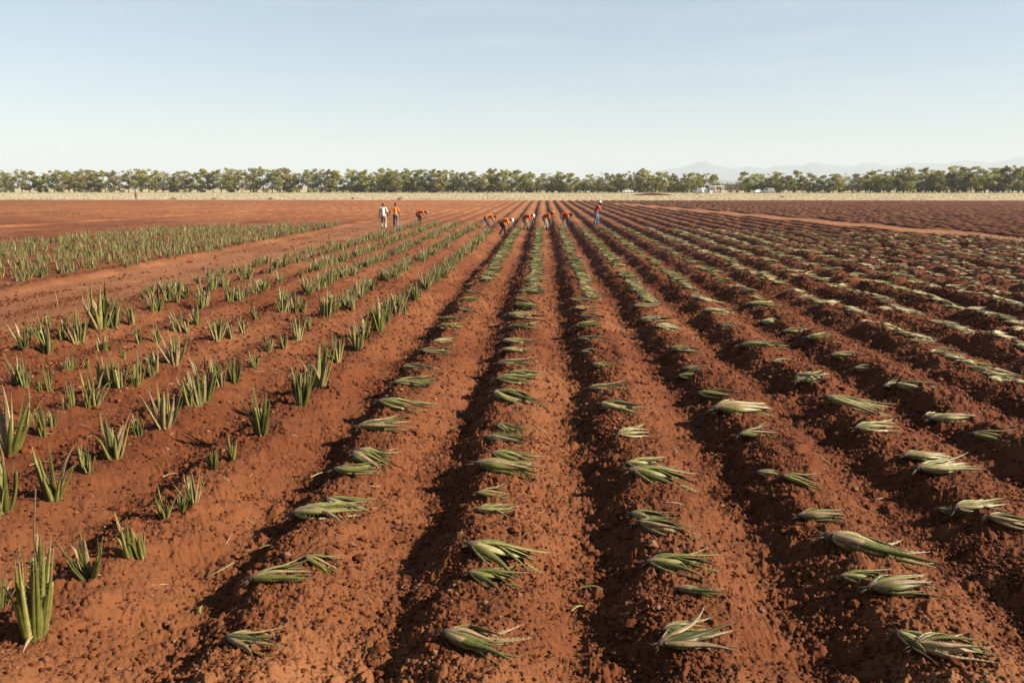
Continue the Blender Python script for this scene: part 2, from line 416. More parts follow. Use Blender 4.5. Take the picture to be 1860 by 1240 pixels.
def lying_leaves(rng, B, n, L, nseg, teeth, drylvl=0.1, at=(0, 0, 0), yaw=0.0, sc=1.0, wide=1.0, pl=0.0):
    """a pulled aloe on its side: leaves gathered at the stub at the origin, tips towards +x"""
    cy, sy = math.cos(yaw), math.sin(yaw); at = np.array(at, float)
    rot = np.array([[cy, -sy, 0], [sy, cy, 0], [0, 0, 1.0]])
    for i in range(n):
        ring = i / n
        ph = rng.uniform(0, 2 * math.pi) if i > 4 else i * 1.256 + rng.uniform(-.2, .2)
        inner = rng.uniform(0.15, 1.0)
        l = L * rng.uniform(0.68, 1.10) * (1.0 if inner > .4 else 0.9)
        R_ = (0.035 + 0.045 * inner) * wide
        fl = rng.uniform(-0.02, 0.20) * inner; sag = rng.uniform(0.0, 0.05)
        yb = rng.normal(0, 0.06) if rng.uniform() < .92 else rng.normal(0, .12); zb = rng.uniform(-0.01, 0.045)
        def path(t, ph=ph, l=l, R_=R_, fl=fl, yb=yb, zb=zb):
            r = 0.018 + R_ * math.sin(min(t * 2.4, 1.0) * math.pi / 2) * (1 - 0.62 * t * t) + fl * max(0, t - .45) ** 1.5 * 1.6
            y = r * math.cos(ph) * 1.25 + yb * t * t * t ** .3; z = 0.052 + r * math.sin(ph) * 0.62 + zb * t - 0.035 * t
            z = max(z, 0.004 + 0.004 * math.sin(ph * 7))
            p = np.array([l * t - .0 * t, y, z]) * sc
            return rot @ p + at
        def nor(t, ph=ph): return rot @ nrm(np.array([-0.15, math.cos(ph) * .8, math.sin(ph)]))
        def side(t, path=path, nor=nor):
            d = nrm(path(min(t + .03, 1)) - path(max(t - .03, 0))); return nrm(np.cross(d, nor(t)))
        B.leaf(path, side, nor, rng.uniform(0.052, 0.082) * wide * sc, rng.uniform(.014, .021) * sc, rng.uniform(0.0, 0.74) + pl, nseg,
               dry=(rng.uniform(.5, 1) if rng.uniform() < drylvl else rng.uniform(0, .12)), fold=rng.uniform(.1, .4), teeth=teeth,
               cut=(rng.uniform(.55, .85) if rng.uniform() < .08 and nseg > 5 else None))

def standing_leaves(rng, B, n, L, nseg, teeth, drylvl=0.12, at=(0, 0, 0), yaw=0.0, sc=1.0, spread=1.0, shoots=1, wd=1.0):
    at = np.array(at, float)
    sh = [(0.0, 0.0, 1.0)] + [(rng.uniform(-.13, .13), rng.uniform(-.06, .06), rng.uniform(.5, .85)) for _ in range(shoots - 1)]
    for i in range(n):
        ox, oy, hs = sh[i % len(sh)]
        ph = yaw + i * 2.399 + rng.uniform(-.3, .3)
        inner = rng.uniform(0.1, 1.0)
        l = L * hs * rng.uniform(0.6, 1.08); fl = (0.10 + 0.62 * inner ** 1.5) * spread
        cv = rng.uniform(-.25, .55); tw = rng.normal(0, .10)
        bow = rng.uniform(0, .10) if rng.uniform() < .85 else rng.uniform(.2, .42)
        def path(t, ph=ph, l=l, fl=fl, cv=cv, tw=tw, ox=ox, oy=oy, bow=bow):
            r = 0.022 + 0.5 * fl * l * (1.25 * t ** 0.75 * (1 - cv * t) + bow * 2 * t ** 3)
            z = l * (t - 0.10 * fl * t * t - bow * t ** 3 * .8) - .02
            a = ph + tw * t * 2
            return (np.array([ox + r * math.cos(a), oy + r * math.sin(a), z])) * sc + at
        def nor(t, ph=ph, fl=fl): return nrm(np.array([math.cos(ph), math.sin(ph), -0.35 * fl]))
        def side(t, path=path, nor=nor):
            d = nrm(path(min(t + .03, 1)) - path(max(t - .03, 0))); return nrm(np.cross(d, nor(t)))
        B.leaf(path, side, nor, rng.uniform(0.037, 0.057) * wd * (0.6 + .45 * hs) * sc, rng.uniform(.013, .020) * sc, rng.uniform(0.0, 0.72), nseg,
               dry=(rng.uniform(.45, 1) if rng.uniform() < drylvl else rng.uniform(0, .1)), fold=rng.uniform(.15, .5), teeth=teeth,
               cut=(rng.uniform(.45, .8) if rng.uniform() < .10 and nseg > 5 else None))

def tube(pts, rad, nr=7, cap=True):
    """round tube along pts -> verts, faces(list)"""
    pts = [np.array(p, float) for p in pts]; v = []; f = []
    ref = np.array([0.13, 0.31, 0.94])
    for i, p in enumerate(pts):
        d = nrm(pts[min(i + 1, len(pts) - 1)] - pts[max(i - 1, 0)])
        s_ = np.cross(d, ref); s_ = nrm(s_) if np.linalg.norm(s_) > .15 else nrm(np.cross(d, np.array([1., 0, 0])))
        u_ = np.cross(s_, d)
        r = rad[i]; ra, rb = (r if isinstance(r, tuple) else (r, r))
        for k in range(nr):
            a = 2 * math.pi * k / nr; v.append(p + s_ * math.cos(a) * ra + u_ * math.sin(a) * rb)
    for i in range(len(pts) - 1):
        for k in range(nr):
            a = i * nr + k; b = i * nr + (k + 1) % nr; f.append((a, b, b + nr, a + nr))
    if cap:
        f.append(tuple(range(nr - 1, -1, -1))); f.append(tuple((len(pts) - 1) * nr + k for k in range(nr)))
    return v, f
def merge(parts):
    V = []; F = []
    for v, f in parts:
        k = len(V); V += [tuple(p) for p in v]; F += [tuple(i + k for i in q) for q in f]
    return V, F
def mesh_py(name, V, F, mat, parent=None, smooth_sh=True, link=True, mats=None, mi=None):
    me = bpy.data.meshes.new(name); me.from_pydata([tuple(map(float, p)) for p in V], [], F)
    me.polygons.foreach_set('use_smooth', np.full(len(F), smooth_sh, bool))
    me.materials.append(mat); me.update()
    o = bpy.data.objects.new(name, me)
    if link: COL.objects.link(o)
    if parent: o.parent = parent
    return o
def empty(name, loc=(0, 0, 0), rz=0.0, link=True):
    o = bpy.data.objects.new(name, None); o.empty_display_size = 0.1
    if link: COL.objects.link(o)
    o.location = loc; o.rotation_euler = (0, 0, rz); return o
def copy_tree(root):
    r = root.copy(); COL.objects.link(r)
    for ch in PARTS[root.name]:
        c = ch.copy(); c.parent = r; COL.objects.link(c)
        for g in PARTS.get(ch.name, []):
            d = g.copy(); d.parent = c; COL.objects.link(d)
    return r
PARTS = {}

# prototypes: (root, parts) kept unlinked until used
PROTO_L, PROTO_S = [], []
def lying_proto(i, nseg, teeth):
    rng = np.random.default_rng(100 + i)
    B = LB(); n = int(rng.integers(11, 19)); pale = rng.uniform() < .35
    lying_leaves(rng, B, n, 0.45, nseg, teeth, drylvl=.30 if pale else .10, wide=rng.uniform(.85, 1.15))
    root = bpy.data.objects.new('uprooted_aloe', None)
    lv = B.obj('leaves', M_LEAF, link=False)
    parts = []
    parts.append(tube([(-.055, 0, .035), (-.02, 0, .045), (.03, 0, .052)], [.012, .024, .036], 8))
    for k in range(7):
        a = rng.uniform(0, 6.28); e = rng.uniform(.03, .08)
        p0 = np.array([-.035, math.cos(a) * .012, .04 + math.sin(a) * .012]); p1 = p0 + np.array([-e, math.cos(a) * e * .6, math.sin(a) * e * .35 - .015])
        parts.append(tube([p0, (p0 + p1) / 2 + rng.normal(0, .006, 3), p1], [.004, .003, .001], 4))
    V, F = merge(parts); st = mesh_py('root_stub', V, F, M_ROOT, link=False)
    return root, [lv, st]
def standing_proto(i, nseg, teeth):
    rng = np.random.default_rng(300 + i)
    B = LB(); n = int(rng.integers(12, 23))
    standing_leaves(rng, B, n, 0.42, nseg, teeth, drylvl=(.10, .15, .35)[i % 3], spread=(.8, 1.25, .6, 1.0)[i % 4], shoots=(1, 2, 1, 3)[(i // 2) % 4])
    root = bpy.data.objects.new('standing_aloe', None)
    lv = B.obj('leaves', M_LEAF, link=False)
    D = LB()
    for k in range(3):                                   # withered lower leaves round the base
        a = rng.uniform(0, 6.28); l = rng.uniform(.04, .10)
        def path(t, a=a, l=l): return np.array([math.cos(a) * (.02 + l * t), math.sin(a) * (.02 + l * t), .02 + .03 * t - .05 * t * t])
        def nor(t): return np.array([0, 0, 1.0])
        def side(t, a=a): return np.array([-math.sin(a), math.cos(a), 0])
        D.leaf(path, side, nor, .022, .004, .9, 6 if nseg > 5 else 3, dry=.9, fold=.1)
    dl = D.obj('dry_leaves', M_LEAF, link=False)
    return root, [lv, dl]
for i in range(12): PROTO_L.append(lying_proto(i, 10, True))
for i in range(10): PROTO_L.append(lying_proto(20 + i, 6, False))
for i in range(12): PROTO_S.append(standing_proto(i, 10, True))
for i in range(10): PROTO_S.append(standing_proto(20 + i, 6, False))

def place(proto, loc, rot, sc, pale=0.0):
    root, parts = proto
    r = root.copy(); COL.objects.link(r); r.location = loc; r.rotation_euler = rot; r.scale = sc; r.empty_display_size = .1
    for p in parts:
        c = p.copy(); COL.objects.link(c); c.parent = r; c.color = (pale, 0, 0, 1)
    return r

# ------------------------------------------------------------------ where the aloes are
rnd = random.Random(11)
# near rows read from the photograph: (x, y, length in px) for the middle of each pulled plant; row index from the central row
LY = {
 -1: [(468,1150,108),(525,1050,130),(597,1012,85),(606,928,140),(640,905,90),(652,852,85),(690,828,95),(703,782,95),(738,735,95),(757,697,78),(772,667,75),(797,637,60),(810,618,42),(820,596,50),(833,577,62),(853,563,40),(857,547,46),(867,530,40),(871,513,50)],
 0: [(885,1152,145),(905,1042,100),(925,1002,140),(907,934,78),(905,898,72),(928,856,118),(940,835,90),(928,793,82),(936,770,62),(947,722,95),(943,697,78),(957,684,62),(945,660,78),(945,635,58),(951,613,72),(956,592,60),(958,577,66),(966,560,56),(962,545,52),(968,530,50)],
 1: [(1275,1163,140),(1272,1075,75),(1246,1027,128),(1222,950,115),(1190,928,80),(1212,866,130),(1180,848,80),(1160,793,72),(1140,738,90),(1110,696,75),(1100,664,45),(1088,634,60),(1084,612,62),(1076,596,56),(1078,578,46),(1069,560,50),(1064,545,52)],
 2: [(1742,1178,145),(1647,1073,125),(1578,1040,90),(1592,980,165),(1500,925,88),(1462,868,75),(1412,850,65),(1388,790,80),(1362,748,120),(1312,705,78),(1268,672,64),(1246,637,52),(1222,596,60),(1196,575,60),(1180,556,55)],
 3: [(1792,916,100),(1845,940,90),(1725,855,105),(1697,830,100),(1602,777,88),(1556,731,105),(1490,690,80),(1430,657,50),(1390,628,80),(1345,588,70),(1310,570,60),(1296,546,60)],
 4: [(1818,780,90),(1742,740,90),(1672,698,80),(1640,690,60),(1585,660,60),(1540,637,55),(1495,612,55),(1455,590,60),(1415,572,60),(1395,548,62)],
}
ST = [(65,1168,180),(-8,1085,80),(165,1065,88),(237,1022,92),(300,952,55),(352,927,58),(388,862,45),(421,848,52),(477,797,88),(97,918,98),(8,942,112),(157,868,58),(205,838,92),(251,795,48),(300,785,78),(345,747,58),(371,735,82),(396,708,58),(426,700,52),(548,741,78),(582,706,80),(612,665,55),(77,787,60),(13,820,125),(38,707,66),(88,703,50),(131,746,48),(171,738,66),(206,708,72),(249,702,58),(283,680,52),(318,667,62),(124,676,32),(160,670,26),(190,645,42),(224,645,26),(253,626,36),(286,621,38),(328,601,45),(357,590,42),(395,624,52),(420,617,40),(442,607,36),(462,586,30),(490,642,30),(516,638,38),(541,622,52),(463,668,32),(46,642,52),(84,640,58),(115,620,48),(145,619,62),(182,601,88),(206,598,66),(84,602,42),(50,606,30),(240,590,42),(286,567,58),(322,553,48),(306,548,40),(372,556,44),(590,583,54),(560,600,30),(513,570,46),(535,566,40),(650,640,52),(662,622,48),(690,604,66),(702,590,54),(720,574,48),(640,565,34)]
lying = []; standing = []           # x, y, size, row, explicit
for k, L in LY.items():
    for (px, py, ln) in L:
        x, y = px_ground(px, py, -0.0)
        depth = math.hypot(x, y)
        f = 1860 * 28 / 36; zc = (y * math.cos(PITCH) + CAM_H * math.sin(PITCH))
        size = ln / f * zc / 0.47
        lying.append([x - 0.23 * size, y, size, k, True])
        if rnd.random() < .20: lying.append([x - .23 * size + rnd.uniform(-.08, .12), y + rnd.uniform(.09, .16), size * rnd.uniform(.6, .85), k, False])
for k in range(-1, 26):
    if k in LY: y0 = px_ground(LY[k][-1][0], LY[k][-1][1])[1] + .3
    else: y0 = px_ground(1880, 338 + (1880 - 985) / (k * 0.512 - 0.12))[1]
    y1 = px_ground(930, 414)[1] + (1 if k < 3 else 0) - max(0, k - 4) * 0.6
    y = y0
    dens = (0.18 if k < 3 else 0.27) if k < 9 else 0.52
    while y < y1:
        y += dens * rnd.uniform(.55, 1.4)
        if rnd.random() < (0.04 if k < 3 else .14): y += rnd.uniform(.2, .9)
        for rep in range(2 if rnd.random() < .28 else 1):
            lying.append([row_x(k) - .06 + rnd.gauss(0, .06 + (.05 if k > 4 else 0)) + rep * .1, y + rep * .12, rnd.uniform(.7, 1.12) * (1 if k < 9 else .95), k, False])
for (px, py, hp) in ST:
    x, y = px_ground(px, py, -0.06)
    f = 1860 * 28 / 36; zc = (y * math.cos(PITCH) + CAM_H * math.sin(PITCH))
    standing.append([x, y, hp / f * zc / 0.40 * 1.1, -int(round((ROW0 - x) / PITCH_ROW)), True])
    if rnd.random() < .30 and py < 980: standing.append([x + rnd.gauss(0, .05), y + rnd.choice([-1, 1]) * rnd.uniform(.12, .24), standing[-1][2] * rnd.uniform(.45, .85), standing[-1][3], False])
for k in range(-7, -1):
    y = {-2: 14.6, -3: 16.6, -4: 18.5, -5: 19.0, -6: 18.5, -7: 19.5}[k]
    y1 = px_ground(800, 408)[1] if k < -2 else px_ground(930, 420)[1]
    y = {-2: px_ground(720, 570)[1], -3: px_ground(600, 575)[1], -4: px_ground(540, 560)[1], -5: px_ground(400, 550)[1], -6: px_ground(330, 545)[1], -7: px_ground(290, 545)[1]}[k]
    while y < y1:
        y += (.18 if k > -6 else .24) * rnd.uniform(.5, 1.6)
        if rnd.random() < (.05 if k > -5 else .08): y += rnd.uniform(.3, 1.3)
        if k == -7 and (y > 40 or rnd.random() < .5): continue
        standing.append([row_x(k) + rnd.gauss(0, .07), y, rnd.uniform(.85, 1.4), k, False])
# the denser block beyond the dirt path
Bx = [px_ground(20, 512), px_ground(300, 472), px_ground(640, 408), px_ground(300, 416), px_ground(150, 428), px_ground(-40, 448), px_ground(-80, 520)]
def inpoly(x, y, P):
    c = False
    for i in range(len(P)):
        x1, y1 = P[i]; x2, y2 = P[i - 1]
        if (y1 > y) != (y2 > y) and x < (x2 - x1) * (y - y1) / (y2 - y1) + x1: c = not c
    return c
k = 0; xx = -14.9
while xx > -62:
    k += 1; y = 12.0
    while y < 62:
        y += .36 * rnd.uniform(.55, 1.5)
        if inpoly(xx, y, Bx) and rnd.random() < .93:
            standing.append([xx + rnd.gauss(0, .09), y, rnd.uniform(.95, 1.45), -100 - k, False])
    xx -= 0.98
# a few stragglers far left
for i in range(60):
    px_ = rnd.choice([rnd.uniform(-20, 22), rnd.uniform(38, 110), rnd.uniform(60, 150)]); x, y = px_ground(px_, rnd.uniform(384, 389))
    standing.append([x, y, rnd.uniform(.5, .9), -300, False])
print('lying', len(lying), 'standing', len(standing))

def dist(a): return math.hypot(a[0], a[1])
def visible(a, hpx=0):
    x, y = a[0], a[1]; ang = math.degrees(math.atan2(x, y)) + 2.2
    return abs(ang) < 33.6 and y > 3.2
ORD = ['nearest', 'second nearest', 'third', 'fourth', 'fifth', 'sixth', 'seventh', 'eighth', 'ninth', 'tenth', 'eleventh', 'twelfth', 'thirteenth', 'fourteenth', 'fifteenth', 'sixteenth', 'seventeenth', 'eighteenth', 'nineteenth', 'twentieth']
ROWN = {-1: 'first ridge left of centre', 0: 'the central ridge', 1: 'first ridge right of centre', 2: 'second ridge right of centre',
        3: 'third ridge right of centre', 4: 'fourth ridge right of centre', 5: 'fifth ridge right of centre'}
SROW = {-2: 'the rightmost standing row', -3: 'the second standing row from the right', -4: 'the third standing row from the right',
        -5: 'the fourth standing row from the right', -6: 'the fifth standing row from the right', -7: 'the row beside the dirt path'}

def big_proto():
    rng = np.random.default_rng(4); B = LB()
    standing_leaves(rng, B, 24, 0.42, 14, True, drylvl=0.04, spread=.50, shoots=1, wd=.72)
    return bpy.data.objects.new('standing_aloe', None), [B.obj('leaves', M_LEAF, link=False), PROTO_S[0][1][1]]
BIG = big_proto(); BIGI = 0
def size_word(s): return 'large' if s > 1.12 else ('small' if s < .78 else 'mid-sized')
def build_lying():
    vis = sorted([a for a in lying if visible(a)], key=dist); inv = [a for a in lying if not visible(a)]
    near, rest = vis[:300], vis[300:]
    cnt = {}
    for i, (x, y, s, k, ex) in enumerate(near):
        cnt[k] = cnt.get(k, 0) + 1
        d = math.hypot(x, y); pi = rnd.randrange(12) if d < 13 else 12 + rnd.randrange(10)
        z0 = ground_z(x + .06, y); z1 = ground_z(x + .36 * s, y)
        tilt = max(-.05, min(.40, math.atan2(z0 - z1, .30 * s) * .8))
        yaw = rnd.gauss(-0.12, 0.27) if k < 3 else rnd.gauss(-.15, .38)
        r = place(PROTO_L[pi], (x, y, z0 + .006), (rnd.uniform(-.12, .12), tilt, yaw), (s, s * rnd.uniform(.9, 1.15), s * rnd.uniform(.85, 1.05)), max(0, rnd.gauss(.04 + .07 * max(k, 0), .10)))
        pale = pi in (1, 4, 7)
        n = cnt[k]
        if n <= 20 and k in ROWN:
            lb = '%s uprooted aloe%s, %s on %s' % (size_word(s), ' with dried leaves' if pale else '', ORD[n - 1], ROWN[k])
        elif k in ROWN:
            lb = '%s uprooted aloe beyond the twentieth on %s' % (size_word(s), ROWN[k])
        else:
            lb = '%s pulled-up aloe drying on the clods of the crowded ridges towards the right edge' % size_word(s)
        tag(r, lb, 'aloe plant', 'pulled-up aloes lying along the ridges')
    rng = np.random.default_rng(5); B = LB()
    for (x, y, s, k, ex) in rest + inv:
        z0 = ground_z(x + .06, y)
        lying_leaves(rng, B, 6, .45, 3, False, drylvl=.30 if k > 4 else .1, at=(x, y, z0 + .015), yaw=rng.normal(-.12, .3), sc=s * .92, wide=1.3, pl=(.32 if k > 4 else .12))
    o = B.obj('uprooted_aloes', M_LEAF)
    tag(o, 'hundreds of pulled-up aloes lying along the farther ridges', 'aloe plants', kind='stuff')

def build_standing():
    vis = sorted([a for a in standing if visible(a) or (a[4])], key=dist); inv = [a for a in standing if not (visible(a) or a[4])]
    near, rest = vis[:300], vis[300:]
    bx, by = px_ground(65, 1168, -.06); near.sort(key=lambda a: math.hypot(a[0] - bx, a[1] - by) > .05)
    cnt = {}
    for i, (x, y, s, k, ex) in enumerate(near):
        cnt[k] = cnt.get(k, 0) + 1
        d = math.hypot(x, y); pi = rnd.randrange(12) if d < 14 else 12 + rnd.randrange(10)
        sx = s * (1.0 if i == 0 else .93)
        pr_ = BIG if i == BIGI else PROTO_S[pi]
        r = place(pr_, (x, y, ground_z(x, y) - .005), (rnd.gauss(0, .06), rnd.gauss(.03, .08), rnd.uniform(0, 6.28)), (sx, sx, s))
        n = cnt[k]
        tall = 'tall' if s > 1.15 else ('short' if s < .8 else 'mid-height')
        if i == 0: lb = 'largest standing aloe with long upright leaves in the bottom left corner'
        elif k in SROW and n <= 20: lb = '%s standing aloe, %s in %s' % (tall, ORD[n - 1], SROW[k])
        elif k in SROW: lb = '%s standing aloe among many beyond the twentieth in %s' % (tall, SROW[k])
        elif k < -99: lb = '%s standing aloe in the dense block beyond the dirt path' % tall
        else: lb = '%s standing aloe at the left edge beside the outermost row' % tall
        tag(r, lb, 'aloe plant', 'aloes still standing in the left rows')
        if ex and i in FLOWER:
            h = FLOWER[i]
            pts = [(0.02, 0.01, 0), (.03, .02, h * .35), (.02, .0, h * .7), (.045, .01, h)]
            V, F = tube(pts, [.008, .007, .006, .004], 6)
            me = mesh_py('flower_stalk', V, F, M_STALK, r); me.scale = (1 / sx, 1 / sx, 1 / s)
    rng = np.random.default_rng(6); B = LB()
    for (x, y, s, k, ex) in rest + inv:
        standing_leaves(rng, B, 7, .42, 3, False, drylvl=.15, at=(x, y, ground_z(x, y)), yaw=rng.uniform(0, 6), sc=s, spread=.95, shoots=2)
    o = B.obj('standing_aloes', M_LEAF)
    tag(o, 'hundreds of aloes standing in the farther rows and the dense block', 'aloe plants', kind='stuff')
FLOWER = {BIGI: 1.0}
build_lying(); build_standing()

# ------------------------------------------------------------------ cut leaves, straw, twigs
def build_litter():
    specs = [(397, 1012, 60, 62, 'pale green cut aloe leaf lying alone between the first ridge and the standing plants'),
             (365, 1075, 30, 95, 'short square-cut piece of green aloe leaf on the soil at lower left'),
             (1053, 1079, 32, 25, 'short green leaf scrap in the furrow right of the central ridge'),
             (588, 848, 48, 40, 'thin pale aloe leaf left of the first ridge plants'),
             (75, 838, 36, 40, 'cut yellow-green leaf beside the standing plants at left'),
             (367, 748, 40, 2, 'straight pale cut leaf lying behind the standing plants'),
             (315, 852, 35, 25, 'dry curled leaf scrap near the pair of short standing aloes'),
             (1262, 880, 45, -15, 'long pale leaf lying right of the plants on the first right ridge'),
             (1304, 776, 24, 80, 'small oval green leaf standing near the second right ridge'),
             (1468, 800, 24, 70, 'pale triangular leaf scrap between the second and third right ridges'),
             (487, 990, 30, 10, 'small dark green leaf piece beside the red clod at lower left'),
             (1080, 1050, 48, -15, 'dark thin leaf across the furrow right of the central ridge')]
    f = 1860 * 28 / 36
    for i, (px_, py_, ln, an, lb) in enumerate(specs):
        x, y = px_ground(px_, py_, -.1); zc = y * math.cos(PITCH) + CAM_H * math.sin(PITCH); l = ln / f * zc * 1.1
        B = LB()
        def path(t, l=l): return np.array([l * (t - .5), .12 * l * (1 - 4 * (t - .5) ** 2), .012 + .02 * math.sin(t * 3.1)])
        def nor(t): return np.array([0, 0, 1.0])
        def side(t): return np.array([0, 1.0, 0])
        B.leaf(path, side, nor, .038, .012, .55, 8, dry=.1 if i not in (6, 9) else .8, fold=.1, teeth=i < 3, cut=.75 if i in (1, 2) else None)
        o = B.obj('cut_leaf', M_LEAF)
        o.location = (x, y, ground_z(x, y) + .012); o.rotation_euler = (0, .05, R(an) if i != 0 else R(-118))
        tag(o, lb, 'leaf', 'loose leaves on the soil')
    rng = np.random.default_rng(9); parts = []
    for i in range(520):
        d = math.sqrt(rng.uniform(14, 900)); a = math.radians(rng.uniform(-36, 34)); x, y = d * math.sin(a), d * math.cos(a)
        l = rng.uniform(.05, .22) * (1.5 if rng.uniform() < .1 else 1); b = rng.uniform(0, 3.14); c = rng.normal(0, .25)
        pts = []
        for t in (-.5, -.17, .17, .5):
            qx = x + math.cos(b + c * t) * l * t; qy = y + math.sin(b + c * t) * l * t; pts.append((qx, qy, ground_z(qx, qy) + .012 + rng.uniform(0, .008)))
        r = rng.uniform(.0015, .004) * (1 + d * .03)
        parts.append(tube(pts, [r * .6, r, r, r * .4], 4, cap=False))
    V, F = merge(parts); o = mesh_py('straw', V, F, M_STRAW)
    tag(o, 'dry straw and leaf fibres littered over the soil', 'straw', kind='stuff')
    # thin dead stalks sticking up by the path
    for px_, py_, h, lb in ((179, 552, .62, 'thin dark dead stalk standing at the edge of the dirt path'), (200, 556, .45, 'shorter grey dead stalk beside the dark one at the dirt path'),
                            (104, 560, .45, 'yellow-green weed sprout at the edge of the dirt path')):
        x, y = px_ground(px_, py_, -.1); V, F = tube([(0, 0, 0), (.012, .01, h * .5), (-.005, 0, h)], [.008, .007, .004], 5)
        o = mesh_py('dead_stalk', V, F, M_STALK if 'weed' not in lb else M_STRAW); o.location = (x, y, ground_z(x, y) - .01); tag(o, lb, 'stalk')
build_litter()
# ------------------------------------------------------------------ trees along the far edge of the field
def foliage_mat(name, dark, mid, light):
    m, nt, b = new_mat(name)
    at = node(nt, 'ShaderNodeAttribute'); at.attribute_name = 'tint'
    sp = node(nt, 'ShaderNodeSeparateColor'); nt.links.new(at.outputs['Color'], sp.inputs[0])
    oi = node(nt, 'ShaderNodeObjectInfo')
    r = ramp(nt, [(0.0, dark), (0.55, mid), (1.0, light)]); nt.links.new(sp.outputs[0], r.inputs[0])
    hs = node(nt, 'ShaderNodeHueSaturation'); nt.links.new(r.outputs[0], hs.inputs['Color'])
    mm = node(nt, 'ShaderNodeMapRange'); mm.inputs['To Min'].default_value = 0.475; mm.inputs['To Max'].default_value = 0.515
    nt.links.new(oi.outputs['Random'], mm.inputs[0]); nt.links.new(mm.outputs[0], hs.inputs['Hue'])
    mv = node(nt, 'ShaderNodeMath', operation='MULTIPLY_ADD'); nt.links.new(oi.outputs['Random'], mv.inputs[0]); mv.inputs[1].default_value = .5; mv.inputs[2].default_value = .75
    nt.links.new(mv.outputs[0], hs.inputs['Value'])
    nt.links.new(hs.outputs[0], b.inputs['Base Color']); b.inputs['Roughness'].default_value = 0.7; b.inputs['Specular IOR Level'].default_value = .2
    tr = node(nt, 'ShaderNodeBsdfTranslucent'); nt.links.new(hs.outputs[0], tr.inputs['Color'])
    mx = node(nt, 'ShaderNodeMixShader'); mx.inputs[0].default_value = .3
    nt.links.new(b.outputs[0], mx.inputs[1]); nt.links.new(tr.outputs[0], mx.inputs[2]); nt.links.new(mx.outputs[0], nt.nodes['Material Output'].inputs['Surface'])
    return m
M_FOL = foliage_mat('tree_leaves', (0.055, 0.062, 0.010), (0.235, 0.225, 0.040), (0.46, 0.38, 0.08))
M_SHRUB = foliage_mat('shrub_leaves', (0.075, 0.060, 0.024), (0.17, 0.15, 0.055), (0.27, 0.25, 0.10))
M_BARK = flat_mat('bark', (0.085, 0.062, 0.045), 0.9, .3, 3)

def leaf_cloud(rng, centers, radii, n, size, flatz=.8):
    """n small leaf faces spread through the given clumps"""
    centers = np.array(centers); radii = np.array(radii); w_ = radii ** 2; w_ = w_ / w_.sum()
    idx = rng.choice(len(centers), n, p=w_)
    d = rng.normal(0, 1, (n, 3)); d /= np.linalg.norm(d, axis=1)[:, None]
    rr = rng.uniform(0, 1, n) ** .45
    p = centers[idx] + d * (rr * radii[idx])[:, None] * np.array([1, 1, flatz])
    a = rng.normal(0, 1, (n, 3)); a /= np.linalg.norm(a, axis=1)[:, None]
    b = np.cross(a, rng.normal(0, 1, (n, 3))); b /= np.linalg.norm(b, axis=1)[:, None]
    s = (size * rng.uniform(.55, 1.3, n))[:, None]
    v = np.stack([p - a * s * .5, p + b * s * .32, p + a * s * .5, p - b * s * .32], 1).reshape(-1, 3)
    f = np.arange(n * 4).reshape(-1, 4)
    clump_t = rng.uniform(-.2, .2, len(centers))
    t = np.clip(.5 + clump_t[idx] + rng.normal(0, .22, n), 0, 1)
    c = np.repeat(np.column_stack([t, t, t]), 4, 0)
    return v, f, c

def tree_proto(i):
    rng = np.random.default_rng(900 + i)
    H = 10.0; cx = rng.uniform(-.5, .5); dense = (1.0, .55, 1.25, .75)[i % 4]
    base = (2.2, 1.6, 1.1, 2.8)[i % 4]
    cen, rad, tubes = [], [], []
    nl = int(rng.integers(7, 11))
    trunk = [(0, 0, -.3), (rng.uniform(-.1, .1), 0, 1.2), (cx * .5, rng.uniform(-.2, .2), 3.0), (cx, rng.uniform(-.2, .2), 5.0)]
    tubes.append(tube(trunk, [.19, .15, .12, .09], 7))
    for k in range(nl):
        a = k * 2.4 + rng.uniform(-.4, .4); u = rng.uniform(.1, 1)
        z = base + (H - base - 1.0) * (k + .5) / nl + rng.uniform(-.4, .4)
        sp_ = (1.0 + 1.5 * math.sin(min(1, (z - base + .6) / (H - base)) * math.pi * .92)) * rng.uniform(.55, 1.05)
        c = np.array([cx + math.cos(a) * sp_, math.sin(a) * sp_, z]); cen.append(c); rad.append(rng.uniform(1.0, 1.55))
        z0 = max(2.0, z - rng.uniform(1.4, 2.4)); s0 = np.array([cx * min(1, z0 / 5), 0, min(z0, 5.0)])
        mid = (s0 + c) / 2 + np.array([0, 0, -.25]) + rng.normal(0, .15, 3)
        tubes.append(tube([s0, mid, c + np.array([0, 0, .3])], [.075, .05, .02], 5))
        for q in range(2):
            c2 = c + rng.normal(0, .75, 3) * np.array([1, 1, .8]); cen.append(c2); rad.append(rng.uniform(.5, .9))
            tubes.append(tube([mid, (mid + c2) / 2 + rng.normal(0, .1, 3), c2], [.04, .03, .012], 4))
    for q in range(4):
        c = np.array([cx + rng.normal(0, .9), rng.normal(0, .9), H - rng.uniform(.2, 1.2)]); cen.append(c); rad.append(rng.uniform(.5, .8))
    v, f, c = leaf_cloud(rng, cen, rad, int(2900 * dense), .40)
    cr = mesh_np('crown', v, f, M_FOL, cols=c, cname='tint', link=False)
    V, F = merge(tubes); tk = mesh_py('trunk', V, F, M_BARK, link=False)
    return bpy.data.objects.new('field_tree', None), [cr, tk]
TREES = [tree_proto(i) for i in range(12)]
